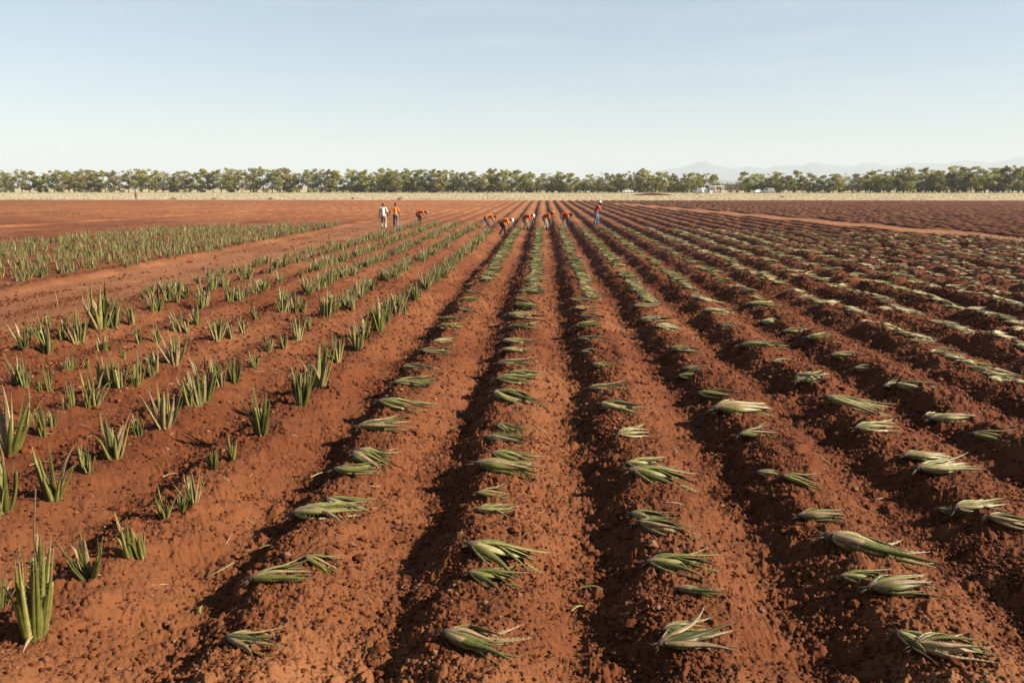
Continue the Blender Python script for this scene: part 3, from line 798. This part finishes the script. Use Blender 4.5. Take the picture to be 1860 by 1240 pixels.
def shrub_proto(i):
    rng = np.random.default_rng(1200 + i)
    cen = [np.array([rng.normal(0, .9), rng.normal(0, .7), rng.uniform(.5, 1.9)]) for _ in range(9)]; rad = [rng.uniform(.5, .9) for _ in cen]
    v, f, c = leaf_cloud(rng, cen, rad, 620, .26)
    cr = mesh_np('foliage', v, f, M_SHRUB, cols=c, cname='tint', link=False)
    tubes = [tube([(c_[0] * .15, c_[1] * .15, -.1), tuple(c_ * .55), tuple(c_)], [.05, .035, .012], 4) for c_ in cen]
    V, F = merge(tubes); tk = mesh_py('stems', V, F, M_BARK, link=False)
    return bpy.data.objects.new('shrub', None), [cr, tk]
SHRUBS = [shrub_proto(i) for i in range(6)]

HZ = 338.0
def far_point(px_, D):
    """point at ground on the plain at forward distance D in the direction of photo column px_"""
    f = 1860 * 28 / 36; u = (px_ - 930) / f
    a = math.atan(u * math.cos(0) / (math.cos(PITCH)) ) - YAW
    return D * math.tan(a), D
TD = px_ground(930, 349.6)[1]
print('tree distance', TD)
def top_y(px_):
    P = [(-60, 311), (60, 309), (110, 310), (230, 308), (280, 304), (318, 309), (345, 311), (400, 306), (460, 304), (540, 307), (620, 306), (660, 309), (730, 306), (800, 304), (850, 311), (900, 309), (950, 309), (1010, 311), (1060, 314), (1110, 311), (1150, 309), (1230, 312), (1290, 314), (1330, 314), (1400, 313), (1450, 309), (1500, 316), (1540, 310), (1600, 306), (1660, 306), (1710, 303), (1740, 307), (1780, 303), (1815, 302), (1840, 309), (1930, 306)]
    for (a, b), (c, d) in zip(P, P[1:]):
        if a <= px_ <= c: return b + (d - b) * (px_ - a) / (c - a)
    return 309
GAPS = [(319, 327), (1293, 1328), (1502, 1516), (1832, 1846), (356, 362), (1726, 1733)]
def section(px_):
    if px_ < 322: return 'left of the first gap'
    if px_ < 660: return 'left of the standing workers'
    if px_ < 1000: return 'behind the bending workers'
    if px_ < 1295: return 'left of the white shed'
    if px_ < 1510: return 'right of the white shed'
    return 'under the hills at the right end'
rt_ = random.Random(21)
px_ = -45.0; nT = 0
while px_ < 1915:
    px_ += rt_.uniform(8.5, 15.5)
    if any(a < px_ < b for a, b in GAPS): continue
    D = TD + rt_.uniform(-1.5, 6); x, y = far_point(px_, D)
    f = 1860 * 28 / 36
    hh = (HZ + 11.6 - top_y(px_) + (rt_.uniform(-5, 2.5) if rt_.random() < .8 else rt_.uniform(-11, -5))) / f * (D * 1.0) * 1.0
    if 1040 < px_ < 1062 or 868 < px_ < 880: hh *= .8
    pi = rt_.randrange(12)
    s = hh / 10.4
    if px_ > 1330: wd = s * rt_.uniform(1.15, 1.5)
    else: wd = s * rt_.uniform(1.05, 1.35)
    r = place(TREES[pi], (x, y, -.2), (0, 0, rt_.uniform(0, 6.28)), (wd, wd, s))
    shp = {0: 'full olive crown', 1: 'thin see-through crown', 2: 'dense low-reaching crown', 3: 'high crown on bare trunk'}[pi % 4]
    hw = 'tall' if hh > 10.8 else ('short' if hh < 9.3 else 'mid-height')
    tag(r, '%s tree, %s, %s' % (hw, shp, section(px_)), 'tree', 'trees in the long row across the field'); nT += 1
    if rt_.random() < .32 or px_ > 1330 and rt_.random() < .5:      # a second, lower dark tree behind
        x, y = far_point(px_ + rt_.uniform(-6, 6), D + rt_.uniform(6, 14)); s *= rt_.uniform(.6, .85); pi = (2, 6, 10)[rt_.randrange(3)]
        r = place(TREES[pi], (x, y, -.2), (0, 0, rt_.uniform(0, 6.28)), (s * 1.25, s * 1.25, s))
        tag(r, 'lower dark tree filling in behind the row, %s' % section(px_), 'tree', 'lower trees behind the row'); nT += 1
print('trees', nT)
px_ = -30.0
while px_ < 1910:
    px_ += rt_.uniform(6, 12) if 560 < px_ < 1250 else rt_.uniform(10, 26)
    if 1250 < px_ < 1312 or px_ < 460 and rt_.random() < .5: continue
    D = TD + rt_.uniform(7, 22); x, y = far_point(px_, D); s = rt_.uniform(.8, 1.5) * (1.5 if px_ > 640 else .9)
    r = place(SHRUBS[rt_.randrange(6)], (x, y, -.2), (0, 0, rt_.uniform(0, 6.28)), (s * 1.3, s, s * rt_.uniform(.8, 1.1)))
    tag(r, '%s brownish shrub under the trees, %s' % ('big' if s > 1.5 else 'small', section(px_)), 'shrub', 'shrubs under the row of trees')
# the scrub far behind, as one mass
def build_wood():
    rng = np.random.default_rng(31); cen = []; rad = []
    for k in range(620):
        D = rng.uniform(520, 900); p = rng.uniform(-150, 2000); x, y = far_point(p, D); h = rng.uniform(2, 6.5) * (.55 + .9 * vnoise(np.array([p * .012]), np.array([1.0]), 3)[0])
        if p < 640: h *= .6
        cen.append((x, y, h * .45)); rad.append(h * .9)
    v, f, c = leaf_cloud(rng, cen, rad, 42000, 1.5, flatz=.55)
    o = mesh_np('distant_woods', v, f, M_SHRUB, cols=c, cname='tint'); tag(o, 'low scrubby woods far behind the row of trees', 'woods', kind='stuff')
build_wood()
def build_grass():
    rng = np.random.default_rng(33); n = 52000
    y = FIELD_END + 8 + (TD + 8 - FIELD_END) * rng.uniform(0, 1, n) ** .9; x = y * np.tan(np.radians(rng.uniform(-39, 35, n)))
    keep = (np.abs(((x - ROW0) / 1.448) % 1 - .5) < .33) | (rng.uniform(0, 1, n) < .25)
    x, y = x[keep], y[keep]; n = len(x)
    h = rng.uniform(.04, .17, n); a = rng.uniform(0, 3.14, n); wd = rng.uniform(.06, .2, n)
    b = np.stack([x, y, np.full(n, -.18)], -1); s_ = np.stack([np.cos(a) * wd, np.sin(a) * wd, 0 * a], -1)
    tp = np.stack([x + rng.normal(0, .08, n), y + rng.normal(0, .08, n), -.16 + h], -1)
    v = np.stack([b - s_, b + s_, tp + s_ * .35, tp - s_ * .35], 1).reshape(-1, 3); f = np.arange(n * 4).reshape(-1, 4)
    t = rng.uniform(0, 1, n); c = np.repeat(np.column_stack([t, t, t]), 4, 0)
    o = mesh_np('dry_grass', v, f, foliage_mat('dry_grass', (0.31, 0.265, 0.16), (0.43, 0.365, 0.24), (0.55, 0.46, 0.31)), cols=c, cname='tint')
    tag(o, 'pale dry grass and stubble covering the strip before the trees', 'grass', kind='stuff')
build_grass()
# tufts at the edge of the ploughed land
for p, yy in ((315, 361.5), (388, 361.5), (490, 361.5), (725, 361.8), (1268, 352.5), (1420, 358), (640, 361)):
    x, y = px_ground(p, yy); r = place(SHRUBS[int(p) % 6], (x, y, -.15), (0, 0, p), (.42, .4, .22))
    tag(r, 'small dark weed tuft at the far edge of the ploughed soil', 'weed', 'weed tufts at the field edge')

# ------------------------------------------------------------------ hills
def build_hills():
    def make(name, D, P, col, lb):
        rng = np.random.default_rng(int(D)); f = 1860 * 28 / 36
        xs = np.linspace(P[0][0], P[-1][0], 260); ys = np.interp(xs, [p[0] for p in P], [p[1] for p in P])
        ys = ys + (vnoise(xs * .03, xs * 0, 1) - .5) * 2.0 + (vnoise(xs * .09, xs * 0, 2) - .5) * .9
        NRW = 26; V = []
        for j in range(NRW):
            q = j / (NRW - 1); prof = math.sin(min(q * 2, 1) * math.pi / 2) ** 1.3 if q <= .5 else math.cos((q - .5) * math.pi) ** .8
            for i, p in enumerate(xs):
                dd = D * (.88 + .22 * q); X, Y = far_point(p, dd); H = max(0, (HZ - ys[i])) / f * D
                n = 1 + .25 * (vnoise(np.array([X * .004]), np.array([Y * .004]), 7)[0] - .5) * (1 - abs(2 * q - 1))
                V.append((X, Y, H * prof * n - 3 + CAM_H * prof))
        N = len(xs); F = [(j * N + i, j * N + i + 1, (j + 1) * N + i + 1, (j + 1) * N + i) for j in range(NRW - 1) for i in range(N - 1)]
        o = mesh_py(name, V, F, flat_mat(name + '_scrub', col, .95, .1, .002)); tag(o, lb, kind='structure')
    make('hills', 12000, [(1040, 332), (1100, 324), (1150, 318), (1215, 309), (1250, 300), (1270, 297.5), (1290, 302), (1310, 307), (1345, 305), (1375, 306), (1390, 304), (1410, 306), (1437, 303), (1450, 298), (1466, 297.5), (1485, 301), (1525, 302), (1540, 297.5), (1560, 299), (1580, 302), (1620, 303), (1680, 301), (1715, 297), (1745, 296), (1765, 298), (1780, 294), (1800, 293), (1817, 290.5), (1830, 290.5), (1850, 293), (1900, 294), (1990, 300), (2080, 322), (2120, 336)], (.07, .075, .055), 'hazy blue hills on the horizon at right')
    make('low_hills', 6500, [(700, 336), (830, 331), (930, 329), (1000, 331), (1060, 327), (1180, 328), (1290, 326), (1330, 328), (1430, 327), (1520, 325), (1640, 326), (1720, 322), (1800, 322), (1900, 320), (2000, 334)], (.06, .07, .04), 'low wooded rise below the hills')
build_hills()

# ------------------------------------------------------------------ white shed, parked vehicles, posts
M_WHITE = flat_mat('white_paint', (0.80, 0.79, 0.76), .5, .06, 2); M_GLASS = flat_mat('dark_glass', (0.03, 0.035, 0.04), .1, .1, 2, .5)
M_TYRE = flat_mat('rubber', (0.02, 0.02, 0.02), .8, .2, 8); M_PINK = flat_mat('pink_plaster', (0.42, 0.20, 0.13), .9, .15, 2); M_POST = flat_mat('post_wood', (0.42, 0.36, 0.28), .9, .2, 6)
M_RIM = flat_mat('rim', (0.3, 0.3, 0.3), .4, .1, 8, .5, .6)
def boxes(L):
    V = []; F = []
    for (x0, x1, y0, y1, z0, z1) in L:
        k = len(V); V += [(x, y, z) for x in (x0, x1) for y in (y0, y1) for z in (z0, z1)]
        F += [tuple(k + i for i in q) for q in ((0, 1, 3, 2), (4, 6, 7, 5), (0, 4, 5, 1), (2, 3, 7, 6), (0, 2, 6, 4), (1, 5, 7, 3))]
    return V, F
def bevel(o, w_=.02):
    b = o.modifiers.new('bevel', 'BEVEL'); b.width = w_; b.segments = 2; return o
sx_, sy_ = far_point(1287, TD - 3)
sh = empty('white_shed', (sx_, sy_, -.2))
tag(sh, 'white open-fronted flat-roofed shed in the gap of the tree row', 'shed')
V, F = boxes([(-2.6, 2.4, 0, .15, 0, 1.0), (-2.6, -2.45, .15, 3, 0, 2.7), (-2.45, 1.0, 2.9, 3.05, 0, 2.7)]); mesh_py('wall', V, F, M_WHITE, sh, False)
V, F = boxes([(-2.8, 3.6, -.3, 3.2, 2.72, 3.05)]); bevel(mesh_py('roof', V, F, M_WHITE, sh, False))
V, F = boxes([(-.6, 2.2, -.04, -.003, 0, .95)]); mesh_py('lower_panel', V, F, M_PINK, sh, False)
for a in (-.3, 2.45, 3.3):
    V, F = boxes([(a, a + .2, -.2, 0.0 - .005, 0, 2.715)]); mesh_py('post', V, F, M_WHITE, sh, False)
def car(px_, D, rz, kind, lb):
    x, y = far_point(px_, D); r = empty({'van': 'white_van', 'pickup': 'pickup_truck', 'car': 'parked_car'}[kind], (x, y, -.2), rz)
    L = 4.6; W = .85
    if kind == 'van': pr = [(-2.3, .35), (-2.3, 1.2), (-2.1, 2.0), (-1.7, 2.15), (1.0, 2.15), (1.5, 1.95), (1.95, 1.2), (2.25, 1.05), (2.35, .4)]
    elif kind == 'pickup': pr = [(-2.4, .45), (-2.4, 1.05), (-.55, 1.05), (-.45, 1.62), (.55, 1.65), (1.15, 1.08), (2.2, .98), (2.35, .45)]
    else: pr = [(-2.1, .35), (-2.15, .9), (-1.7, 1.0), (-1.1, 1.42), (.3, 1.45), (1.0, .98), (2.0, .85), (2.1, .4)]
    n = len(pr); V = [(a, -W * (1 if z < 1.1 else .88), z) for a, z in pr] + [(a, W * (1 if z < 1.1 else .88), z) for a, z in pr]
    F = [tuple(range(n)), tuple(range(2 * n - 1, n - 1, -1))] + [(i + n, (i + 1) % n + n, (i + 1) % n, i) for i in range(n)]
    bevel(mesh_py('body', V, F, M_WHITE, r, False), .06)
    z0, z1 = (1.2, 1.85) if kind == 'van' else ((1.1, 1.5) if kind == 'pickup' else (.98, 1.32))
    xa, xb = {'van': (.2, 1.35), 'pickup': (-.35, .55), 'car': (-1.0, .4)}[kind]
    for s in (-1, 1):
        q = [(xa, z0), (xb + .25, z0), (xb, z1), (xa + .05, z1)]; yy = s * (W + .006); V = [(a, yy, z) for a, z in q] + [(a, yy - s * .03, z) for a, z in q]
        mesh_py('side_window', V, [(0, 1, 2, 3), (7, 6, 5, 4), (0, 4, 5, 1), (1, 5, 6, 2), (2, 6, 7, 3), (3, 7, 4, 0)], M_GLASS, r, False)
        for a in (-1.4, 1.45):
            V, F = tube([(a, s * (W - .12), .33), (a, s * (W + .04), .33)], [.33, .33], 16); wh = mesh_py('wheel', V, F, M_TYRE, r, False)
            V, F = tube([(a, s * (W + .03), .33), (a, s * (W + .055), .33)], [.19, .19], 12); mesh_py('rim', V, F, M_RIM, wh, False)
    tag(r, lb, {'van': 'van', 'pickup': 'pickup truck', 'car': 'car'}[kind])
car(1256, TD - 1, 2.6, 'van', 'white van parked left of another van beside the white shed')
car(1270, TD - 1, .5, 'van', 'white van parked directly left of the white shed')
car(1133, TD - 6, 3.14, 'pickup', 'white pickup truck parked before the trees in the middle')
car(1362, TD - .5, .3, 'car', 'white car half hidden under the trees right of the shed, leftmost of two')
car(1379, TD - 1, 2.9, 'van', 'white van half hidden under the trees right of the shed')
for i, (p, lb) in enumerate(((1241, 'pale short post left of the white vans'), (1279, 'pale thin post directly before the white shed'), (1327, 'pale short post at the right end of the open gap'), (1625, 'pale short post under the trees at right'))):
    x, y = far_point(p, TD - 2); V, F = tube([(0, 0, -.1), (.01, 0, .7), (0, 0, 1.5)], [.11, .1, .09], 7); o = mesh_py('fence_post', V, F, M_POST); o.location = (x, y, -.2); tag(o, lb, 'post')
# earth heap before the trees
x, y = px_ground(1185, 354)
rng = np.random.default_rng(3); nn = 28; V = []; F = []
for j in range(nn):
    for i in range(nn):
        a = i / (nn - 1) * 2 - 1; b_ = j / (nn - 1) * 2 - 1; r2 = a * a + b_ * b_
        V.append((a * 7, b_ * 2.2, max(0, 1 - r2) * .62 + float(vnoise(np.array([a * 6]), np.array([b_ * 4]), 2)[0]) * .22 * max(0, 1 - r2) - .05 - .2 * max(0, r2 - 1)))
F = [(j * nn + i, j * nn + i + 1, (j + 1) * nn + i + 1, (j + 1) * nn + i) for j in range(nn - 1) for i in range(nn - 1)]
o = mesh_py('soil_heap', V, F, M_CLOD); o.location = (x, y, -.17); tag(o, 'low heap of red soil on the dry grass strip right of the pickup', 'soil heap')

# ------------------------------------------------------------------ field workers
def P3(*a): return np.array(a, float)
def fab(name, col): return flat_mat(name, tuple(c * .62 for c in col), .85, .14, 7, .2)
M_SKIN = flat_mat('skin', (0.085, 0.042, 0.024), .55, .1, 5, .4); M_HAIR = flat_mat('hair', (0.012, 0.010, 0.009), .8, .2, 20)
M_BOOT = flat_mat('boots', (0.022, 0.020, 0.018), .55, .2, 8, .4)
ORANGE = fab('orange_cloth', (0.62, 0.125, 0.022)); ORANGE2 = fab('yellow_orange_cloth', (0.70, 0.20, 0.035)); ORANGE3 = fab('red_orange_cloth', (0.56, 0.085, 0.022))
def remesh(o, vox, sm=3):
    r = o.modifiers.new('fuse', 'REMESH'); r.mode = 'VOXEL'; r.voxel_size = vox; r.use_smooth_shade = True
    if sm:
        s = o.modifiers.new('smooth', 'SMOOTH'); s.iterations = sm; s.factor = .5
    return o
def ik(a, b, l1, l2, pole):
    d = b - a; L = np.linalg.norm(d); L2 = min(L, (l1 + l2) * .995); u = d / L; b = a + u * L2
    x_ = (l1 * l1 - l2 * l2 + L2 * L2) / (2 * L2); h = math.sqrt(max(l1 * l1 - x_ * x_, 0)); pl = pole - u * np.dot(pole, u); pl = nrm(pl)
    return a + u * x_ + pl * h, b
def blob(c, rx, ry, rz, rot=None, nu=12, nv=8):
    V = []; F = []
    for j in range(1, nv):
        th = math.pi * j / nv
        for i in range(nu):
            a = 2 * math.pi * i / nu; p = P3(rx * math.sin(th) * math.cos(a), ry * math.sin(th) * math.sin(a), rz * math.cos(th))
            V.append((rot @ p if rot is not None else p) + c)
    for j in range(nv - 2):
        for i in range(nu): F.append((j * nu + i, (j + 1) * nu + i, (j + 1) * nu + (i + 1) % nu, j * nu + (i + 1) % nu))
    tp = rot @ P3(0, 0, rz) if rot is not None else P3(0, 0, rz)
    V += [tp + c, c - tp]; n = len(V)
    for i in range(nu): F.append((n - 2, i, (i + 1) % nu)); F.append((n - 1, (nv - 2) * nu + (i + 1) % nu, (nv - 2) * nu + i))
    return V, F
def person(loc, rz, pitch, feet, hands, look, shirt, trousers, cap, label, hip_h=.92, hip_back=0.0, boots=None, cap_col=None, rolled=False, scale=1.0):
    """local +x is forward; pitch = lean of the torso from upright (deg)"""
    root = empty('field_worker', loc, rz); root.scale = (scale,) * 3
    tag(root, label, 'person')
    a = R(pitch); up = P3(math.sin(a), 0, math.cos(a)); fw = P3(math.cos(a), 0, -math.sin(a)); S = P3(0, 1, 0)
    hip = P3(-hip_back, 0, hip_h)
    a2 = R(pitch * .72); upm = P3(math.sin(a2), 0, math.cos(a2))
    waist = hip + upm * .18; chest = waist + up * .19; neck0 = chest + up * .15
    hd = R(look); hu = P3(math.sin(hd), 0, math.cos(hd)); hf = P3(math.cos(hd), 0, -math.sin(hd))
    neck = neck0 + nrm(up + hu) * .09; head = neck + hu * .125 + hf * .02
    body = []; sh_ = []; tr_ = []; bt_ = []
    body.append(tube([hip - up * .04, hip + upm * .08, waist, chest, neck0 - up * .02], [(.14, .10), (.145, .105), (.125, .09), (.155, .105), (.10, .075)], 14))
    body.append(tube([neck0 - up * .05, neck, head - hu * .04], [.06, .052, .055], 10))
    rot = np.column_stack([hf, S, hu])
    body.append(blob(head, .093, .075, .118, rot)); body.append(blob(head - hu * .06 + hf * .035, .055, .05, .055, rot))
    body.append(blob(head + hf * .095 - hu * .015, .018, .014, .026, rot, 8, 6))
    body.append(blob(head + hf * .088 - hu * .055, .012, .026, .010, rot, 8, 6))
    for s in (-1, 1):
        body.append(blob(head + S * s * .077 - hf * .005, .016, .010, .03, rot, 8, 6))
        # arm
        shd = neck0 - up * .035 + S * s * .175; hand = P3(*hands[0 if s < 0 else 1])
        el, wr = ik(shd, hand, .29, .26, P3(-.6, s * .5, -.1) if pitch < 45 else P3(-.3, s * .8, .2))
        body.append(tube([neck0 - up * .05 + S * s * .09, shd, (shd + el) / 2, el, (el + wr) / 2, wr], [.06, .058, .047, .039, .036, .026], 9))
        fd = nrm(wr - el); pn = nrm(np.cross(fd, S)); pn = pn if pn[0] < 0 or True else -pn; ps = nrm(np.cross(pn, fd))
        body.append(tube([wr, wr + fd * .04, wr + fd * .085], [(.028, .017), (.042, .017), (.043, .014)], 8))
        for q in range(4):
            b0 = wr + fd * .08 + ps * (q - 1.5) * .0205; L_ = (.066, .076, .071, .056)[q]
            b1 = b0 + fd * L_ * .45 + pn * .008; b2 = b1 + nrm(fd + pn * .7) * L_ * .35; b3 = b2 + nrm(fd * .5 + pn) * L_ * .28
            body.append(tube([b0 - fd * .012, b0, b1, b2, b3], [.0095, .0095, .009, .0085, .007], 6))
        t0 = wr + fd * .028 - ps * .032 * s; body.append(tube([t0, t0 + nrm(fd - ps * s * .9) * .035, t0 + nrm(fd - ps * s * .9) * .035 + nrm(fd + pn * .5) * .03], [.012, .0105, .008], 6))
        # leg
        fo = P3(*feet[0 if s < 0 else 1]); hj = hip + S * s * .095 - upm * .02; ank = fo + P3(0, 0, .085)
        kn, an = ik(hj, ank, .44, .43, P3(1, s * .1, 0)); 
        body.append(tube([hip + S * s * .07, hj - P3(0, 0, .04), (hj * .6 + kn * .4), kn, (kn * .6 + an * .4), an], [.10, .092, .075, .055, .052, .036], 10))
        body.append(tube([an - P3(.05, 0, .045), an + P3(.02, 0, -.04), an + P3(.15, s * .02, -.06)], [(.035, .03), (.045, .035), (.04, .02)], 8))
        end = an + (kn - an) * (.35 if rolled else .06)
        tr_.append(tube([hip + S * s * .07 + upm * .02, hj - P3(0, 0, .04), (hj * .6 + kn * .4), kn, (kn + an) / 2, end], [.118, .112, .095, .077, .074, .072 if not rolled else .078], 14))
        bt_.append(tube([an - P3(.06, 0, .045), an + P3(0, 0, -.03), an + P3(.13, s * .02, -.055), an + P3(.19, s * .02, -.062)], [(.044, .034), (.055, .05), (.052, .034), (.03, .02)], 10))
        topb = an + (kn - an) * (.40 if rolled else .14)
        bt_.append(tube([an - P3(0, 0, .04), an, topb], [.055, .055, .062 if rolled else .055], 10))
        sl = shd + (el - shd) * .98
        sh_.append(tube([neck0 - up * .05 + S * s * .08, shd + up * .004, (shd + el) / 2, sl], [.082, .080, .070, .064], 12))
    tr_.append(tube([hip - up * .06, hip, hip + upm * .11], [(.16, .12), (.165, .125), (.15, .11)], 16))
    sh_.append(tube([hip + upm * .02, hip + upm * .09, waist, chest, neck0 - up * .03, neck0 + up * .01], [(.175, .135), (.172, .13), (.16, .115), (.182, .125), (.14, .10), (.07, .065)], 18))
    V, F = merge(body); remesh(mesh_py('body', V, F, M_SKIN, root), .0085, 2)
    V, F = merge(tr_); remesh(mesh_py('trousers', V, F, trousers, root), .014)
    V, F = merge(sh_); remesh(mesh_py('shirt', V, F, shirt, root), .014)
    V, F = merge(bt_); remesh(mesh_py('boots', V, F, boots or M_BOOT, root), .012)
    hr = [blob(head + hu * .012 - hf * .012, .095, .082, .118, rot)]; V, F = merge(hr); mesh_py('hair', V, F, M_HAIR, root)
    V = []; F = []
    if cap:
        cc = [blob(head + hu * .045 - hf * .006, .108, .094, .095, rot)]
        br = [tube([head + hf * .07 + hu * .045, head + hf * .13 + hu * .05, head + hf * .185 + hu * .035], [(.075, .014), (.072, .010), (.045, .008)] if True else 0, 10)]
        V, F = merge(cc); c_ = mesh_py('cap', V, F, cap_col, root); V, F = merge(br); mesh_py('brim', V, F, cap_col, c_)
    for s in (-1, 1):
        V, F = blob(head + hf * .083 + S * s * .032 + hu * .012, .009, .013, .008, rot, 8, 6); mesh_py('eye', V, F, M_HAIR, root)
    return root
C = lambda n, c: fab(n, c)
WHITE = fab('white_cloth', (1.1, 1.1, 1.1)); GREY = fab('grey_cloth', (.30, .29, .30)); MAROON = fab('maroon_cloth', (.30, .09, .10)); PINKC = fab('pinkish_cloth', (.62, .25, .17)); BLACKC = fab('black_cloth', (.025, .022, .022))
KHAKI = fab('khaki_cloth', (.33, .27, .19)); PALEK = fab('pale_khaki_cloth', (.45, .39, .32)); BROWN = fab('brown_cloth', (.085, .052, .040)); NAVY = fab('navy_cloth', (.060, .066, .095)); JEANS = fab('jeans_cloth', (.12, .19, .30)); GREYB = fab('grey_blue_cloth', (.17, .18, .22))
def stripes():
    m, nt, b = new_mat('striped_cloth'); tc = node(nt, 'ShaderNodeTexCoord'); wv = node(nt, 'ShaderNodeTexWave', Scale=9.0, Distortion=1.0); nt.links.new(tc.outputs['Object'], wv.inputs['Vector'])
    r = ramp(nt, [(.4, (.46, .46, .40)), (.6, (.32, .34, .31))]); nt.links.new(wv.outputs[0], r.inputs[0]); nt.links.new(r.outputs[0], b.inputs['Base Color']); b.inputs['Roughness'].default_value = .9; return m
STRIPE = stripes()
def wl(px_, py_):
    x, y = px_ground(px_, py_, -.15); return (x, y, ground_z(x, y) - .02)
def bent(px_, py_, pitch, look, shirt, tr, capc, label, hand=(.62, .10, -.02), hand2=None, rz=-.1, step=.22, hip_h=.86, **kw):
    h2 = hand2 or (hand[0] - .12, -hand[1] - .05, hand[2] + .05)
    return person(wl(px_, py_), rz, pitch, [(-.02 - step * .5, -.13, 0), (-.02 + step * .5, .13, 0)], [h2, hand], look, shirt, tr, capc is not None, label, hip_h=hip_h, hip_back=.13, cap_col=capc, **kw)
person(wl(697, 416), R(92), 3, [(-.02, -.12, 0), (.05, .12, 0)], [(.12, -.25, .92), (.05, .30, .86)], 8, STRIPE, PALEK, True, 'standing person in pale striped shirt and maroon cap, back turned', cap_col=MAROON, scale=1.04)
person(wl(719, 412), R(98), 5, [(-.12, -.13, 0), (.16, .13, 0)], [(.05, -.30, .86), (.10, .46, .98)], 12, ORANGE2, GREYB, False, 'bareheaded person in yellow-orange shirt walking away beside the striped-shirt worker', scale=1.0)
bent(761, 412, 84, 100, ORANGE, BROWN, GREY, 'person in orange shirt and grey cap bending over standing aloes', hand=(.80, .12, .12), hand2=(.66, -.12, .0), rz=-.05)
bent(885, 416, 78, 120, ORANGE2, NAVY, None, 'person in orange shirt and navy trousers bent double, head hidden', hand=(.74, .14, .16), hand2=(.64, -.1, .0), rz=.2, step=.35)
bent(913, 424, 82, 92, ORANGE2, BROWN, WHITE, 'nearest bent person in orange shirt, dark brown trousers and white cap', hand=(.80, .12, .12), hand2=(.62, -.12, .14), rz=-.15, step=.3)
bent(954, 416, 74, 95, ORANGE, KHAKI, WHITE, 'bent person in orange shirt, khaki trousers and white cap', hand=(.82, .14, .10), hand2=(.66, -.1, .1), rz=-.25, rolled=True)
bent(990, 416, 66, 55, ORANGE3, PALEK, PINKC, 'bent person with raised head in pinkish cap, pale trousers tucked into black boots', hand=(.56, .12, .06), hand2=(.44, -.1, .0), rz=-.15, rolled=True)
bent(1022, 414, 80, 105, ORANGE3, KHAKI, BLACKC, 'bent person in orange shirt with black cap, rightmost of the bent group', hand=(.80, .14, .12), hand2=(.56, -.12, .1), rz=-.1)
person(wl(1082, 411), R(-8), 24, [(-.12, -.12, 0), (.10, .12, 0)], [(.50, -.12, .80), (.58, .14, .86)], 22, ORANGE3, JEANS, True, 'person in orange shirt, blue jeans and white cap leaning forward', cap_col=WHITE, hip_h=.93, scale=1.0)
person(wl(247, 362.3), R(100), 6, [(-.02, -.12, 0), (.05, .12, 0)], [(.12, -.25, .9), (.1, .25, .9)], 10, fab('red_cloth', (.36, .045, .03)), BROWN, True, 'tiny distant person in red at the edge of the grass strip at far left', cap_col=BLACKC)
HAZE_COL=(0.46,0.51,0.56,1); HAZE_D=0.00014; HAZE_G=0.0; HAZE_TOP=430
# ------------------------------------------------------------------ haze
def build_haze():
    m = bpy.data.materials.new('haze_air'); m.use_nodes = True
    nt = m.node_tree; nt.nodes.clear()
    o_ = nt.nodes.new('ShaderNodeOutputMaterial'); v = nt.nodes.new('ShaderNodeVolumePrincipled')
    v.inputs['Color'].default_value = HAZE_COL; v.inputs['Density'].default_value = HAZE_D
    v.inputs['Anisotropy'].default_value = HAZE_G
    nt.links.new(v.outputs[0], o_.inputs['Volume'])
    X, Y0, Y1, Z0, Z1 = 13900, -13900, 13900, -3.0, HAZE_TOP
    vs = [(x, y, z) for x in (-X, X) for y in (Y0, Y1) for z in (Z0, Z1)]
    fs = [(0, 1, 3, 2), (4, 6, 7, 5), (0, 4, 5, 1), (2, 3, 7, 6), (0, 2, 6, 4), (1, 5, 7, 3)]
    o = mesh_np('haze', vs, fs, m)
    tag(o, 'pale dusty haze over the whole plain', kind='stuff')
build_haze()
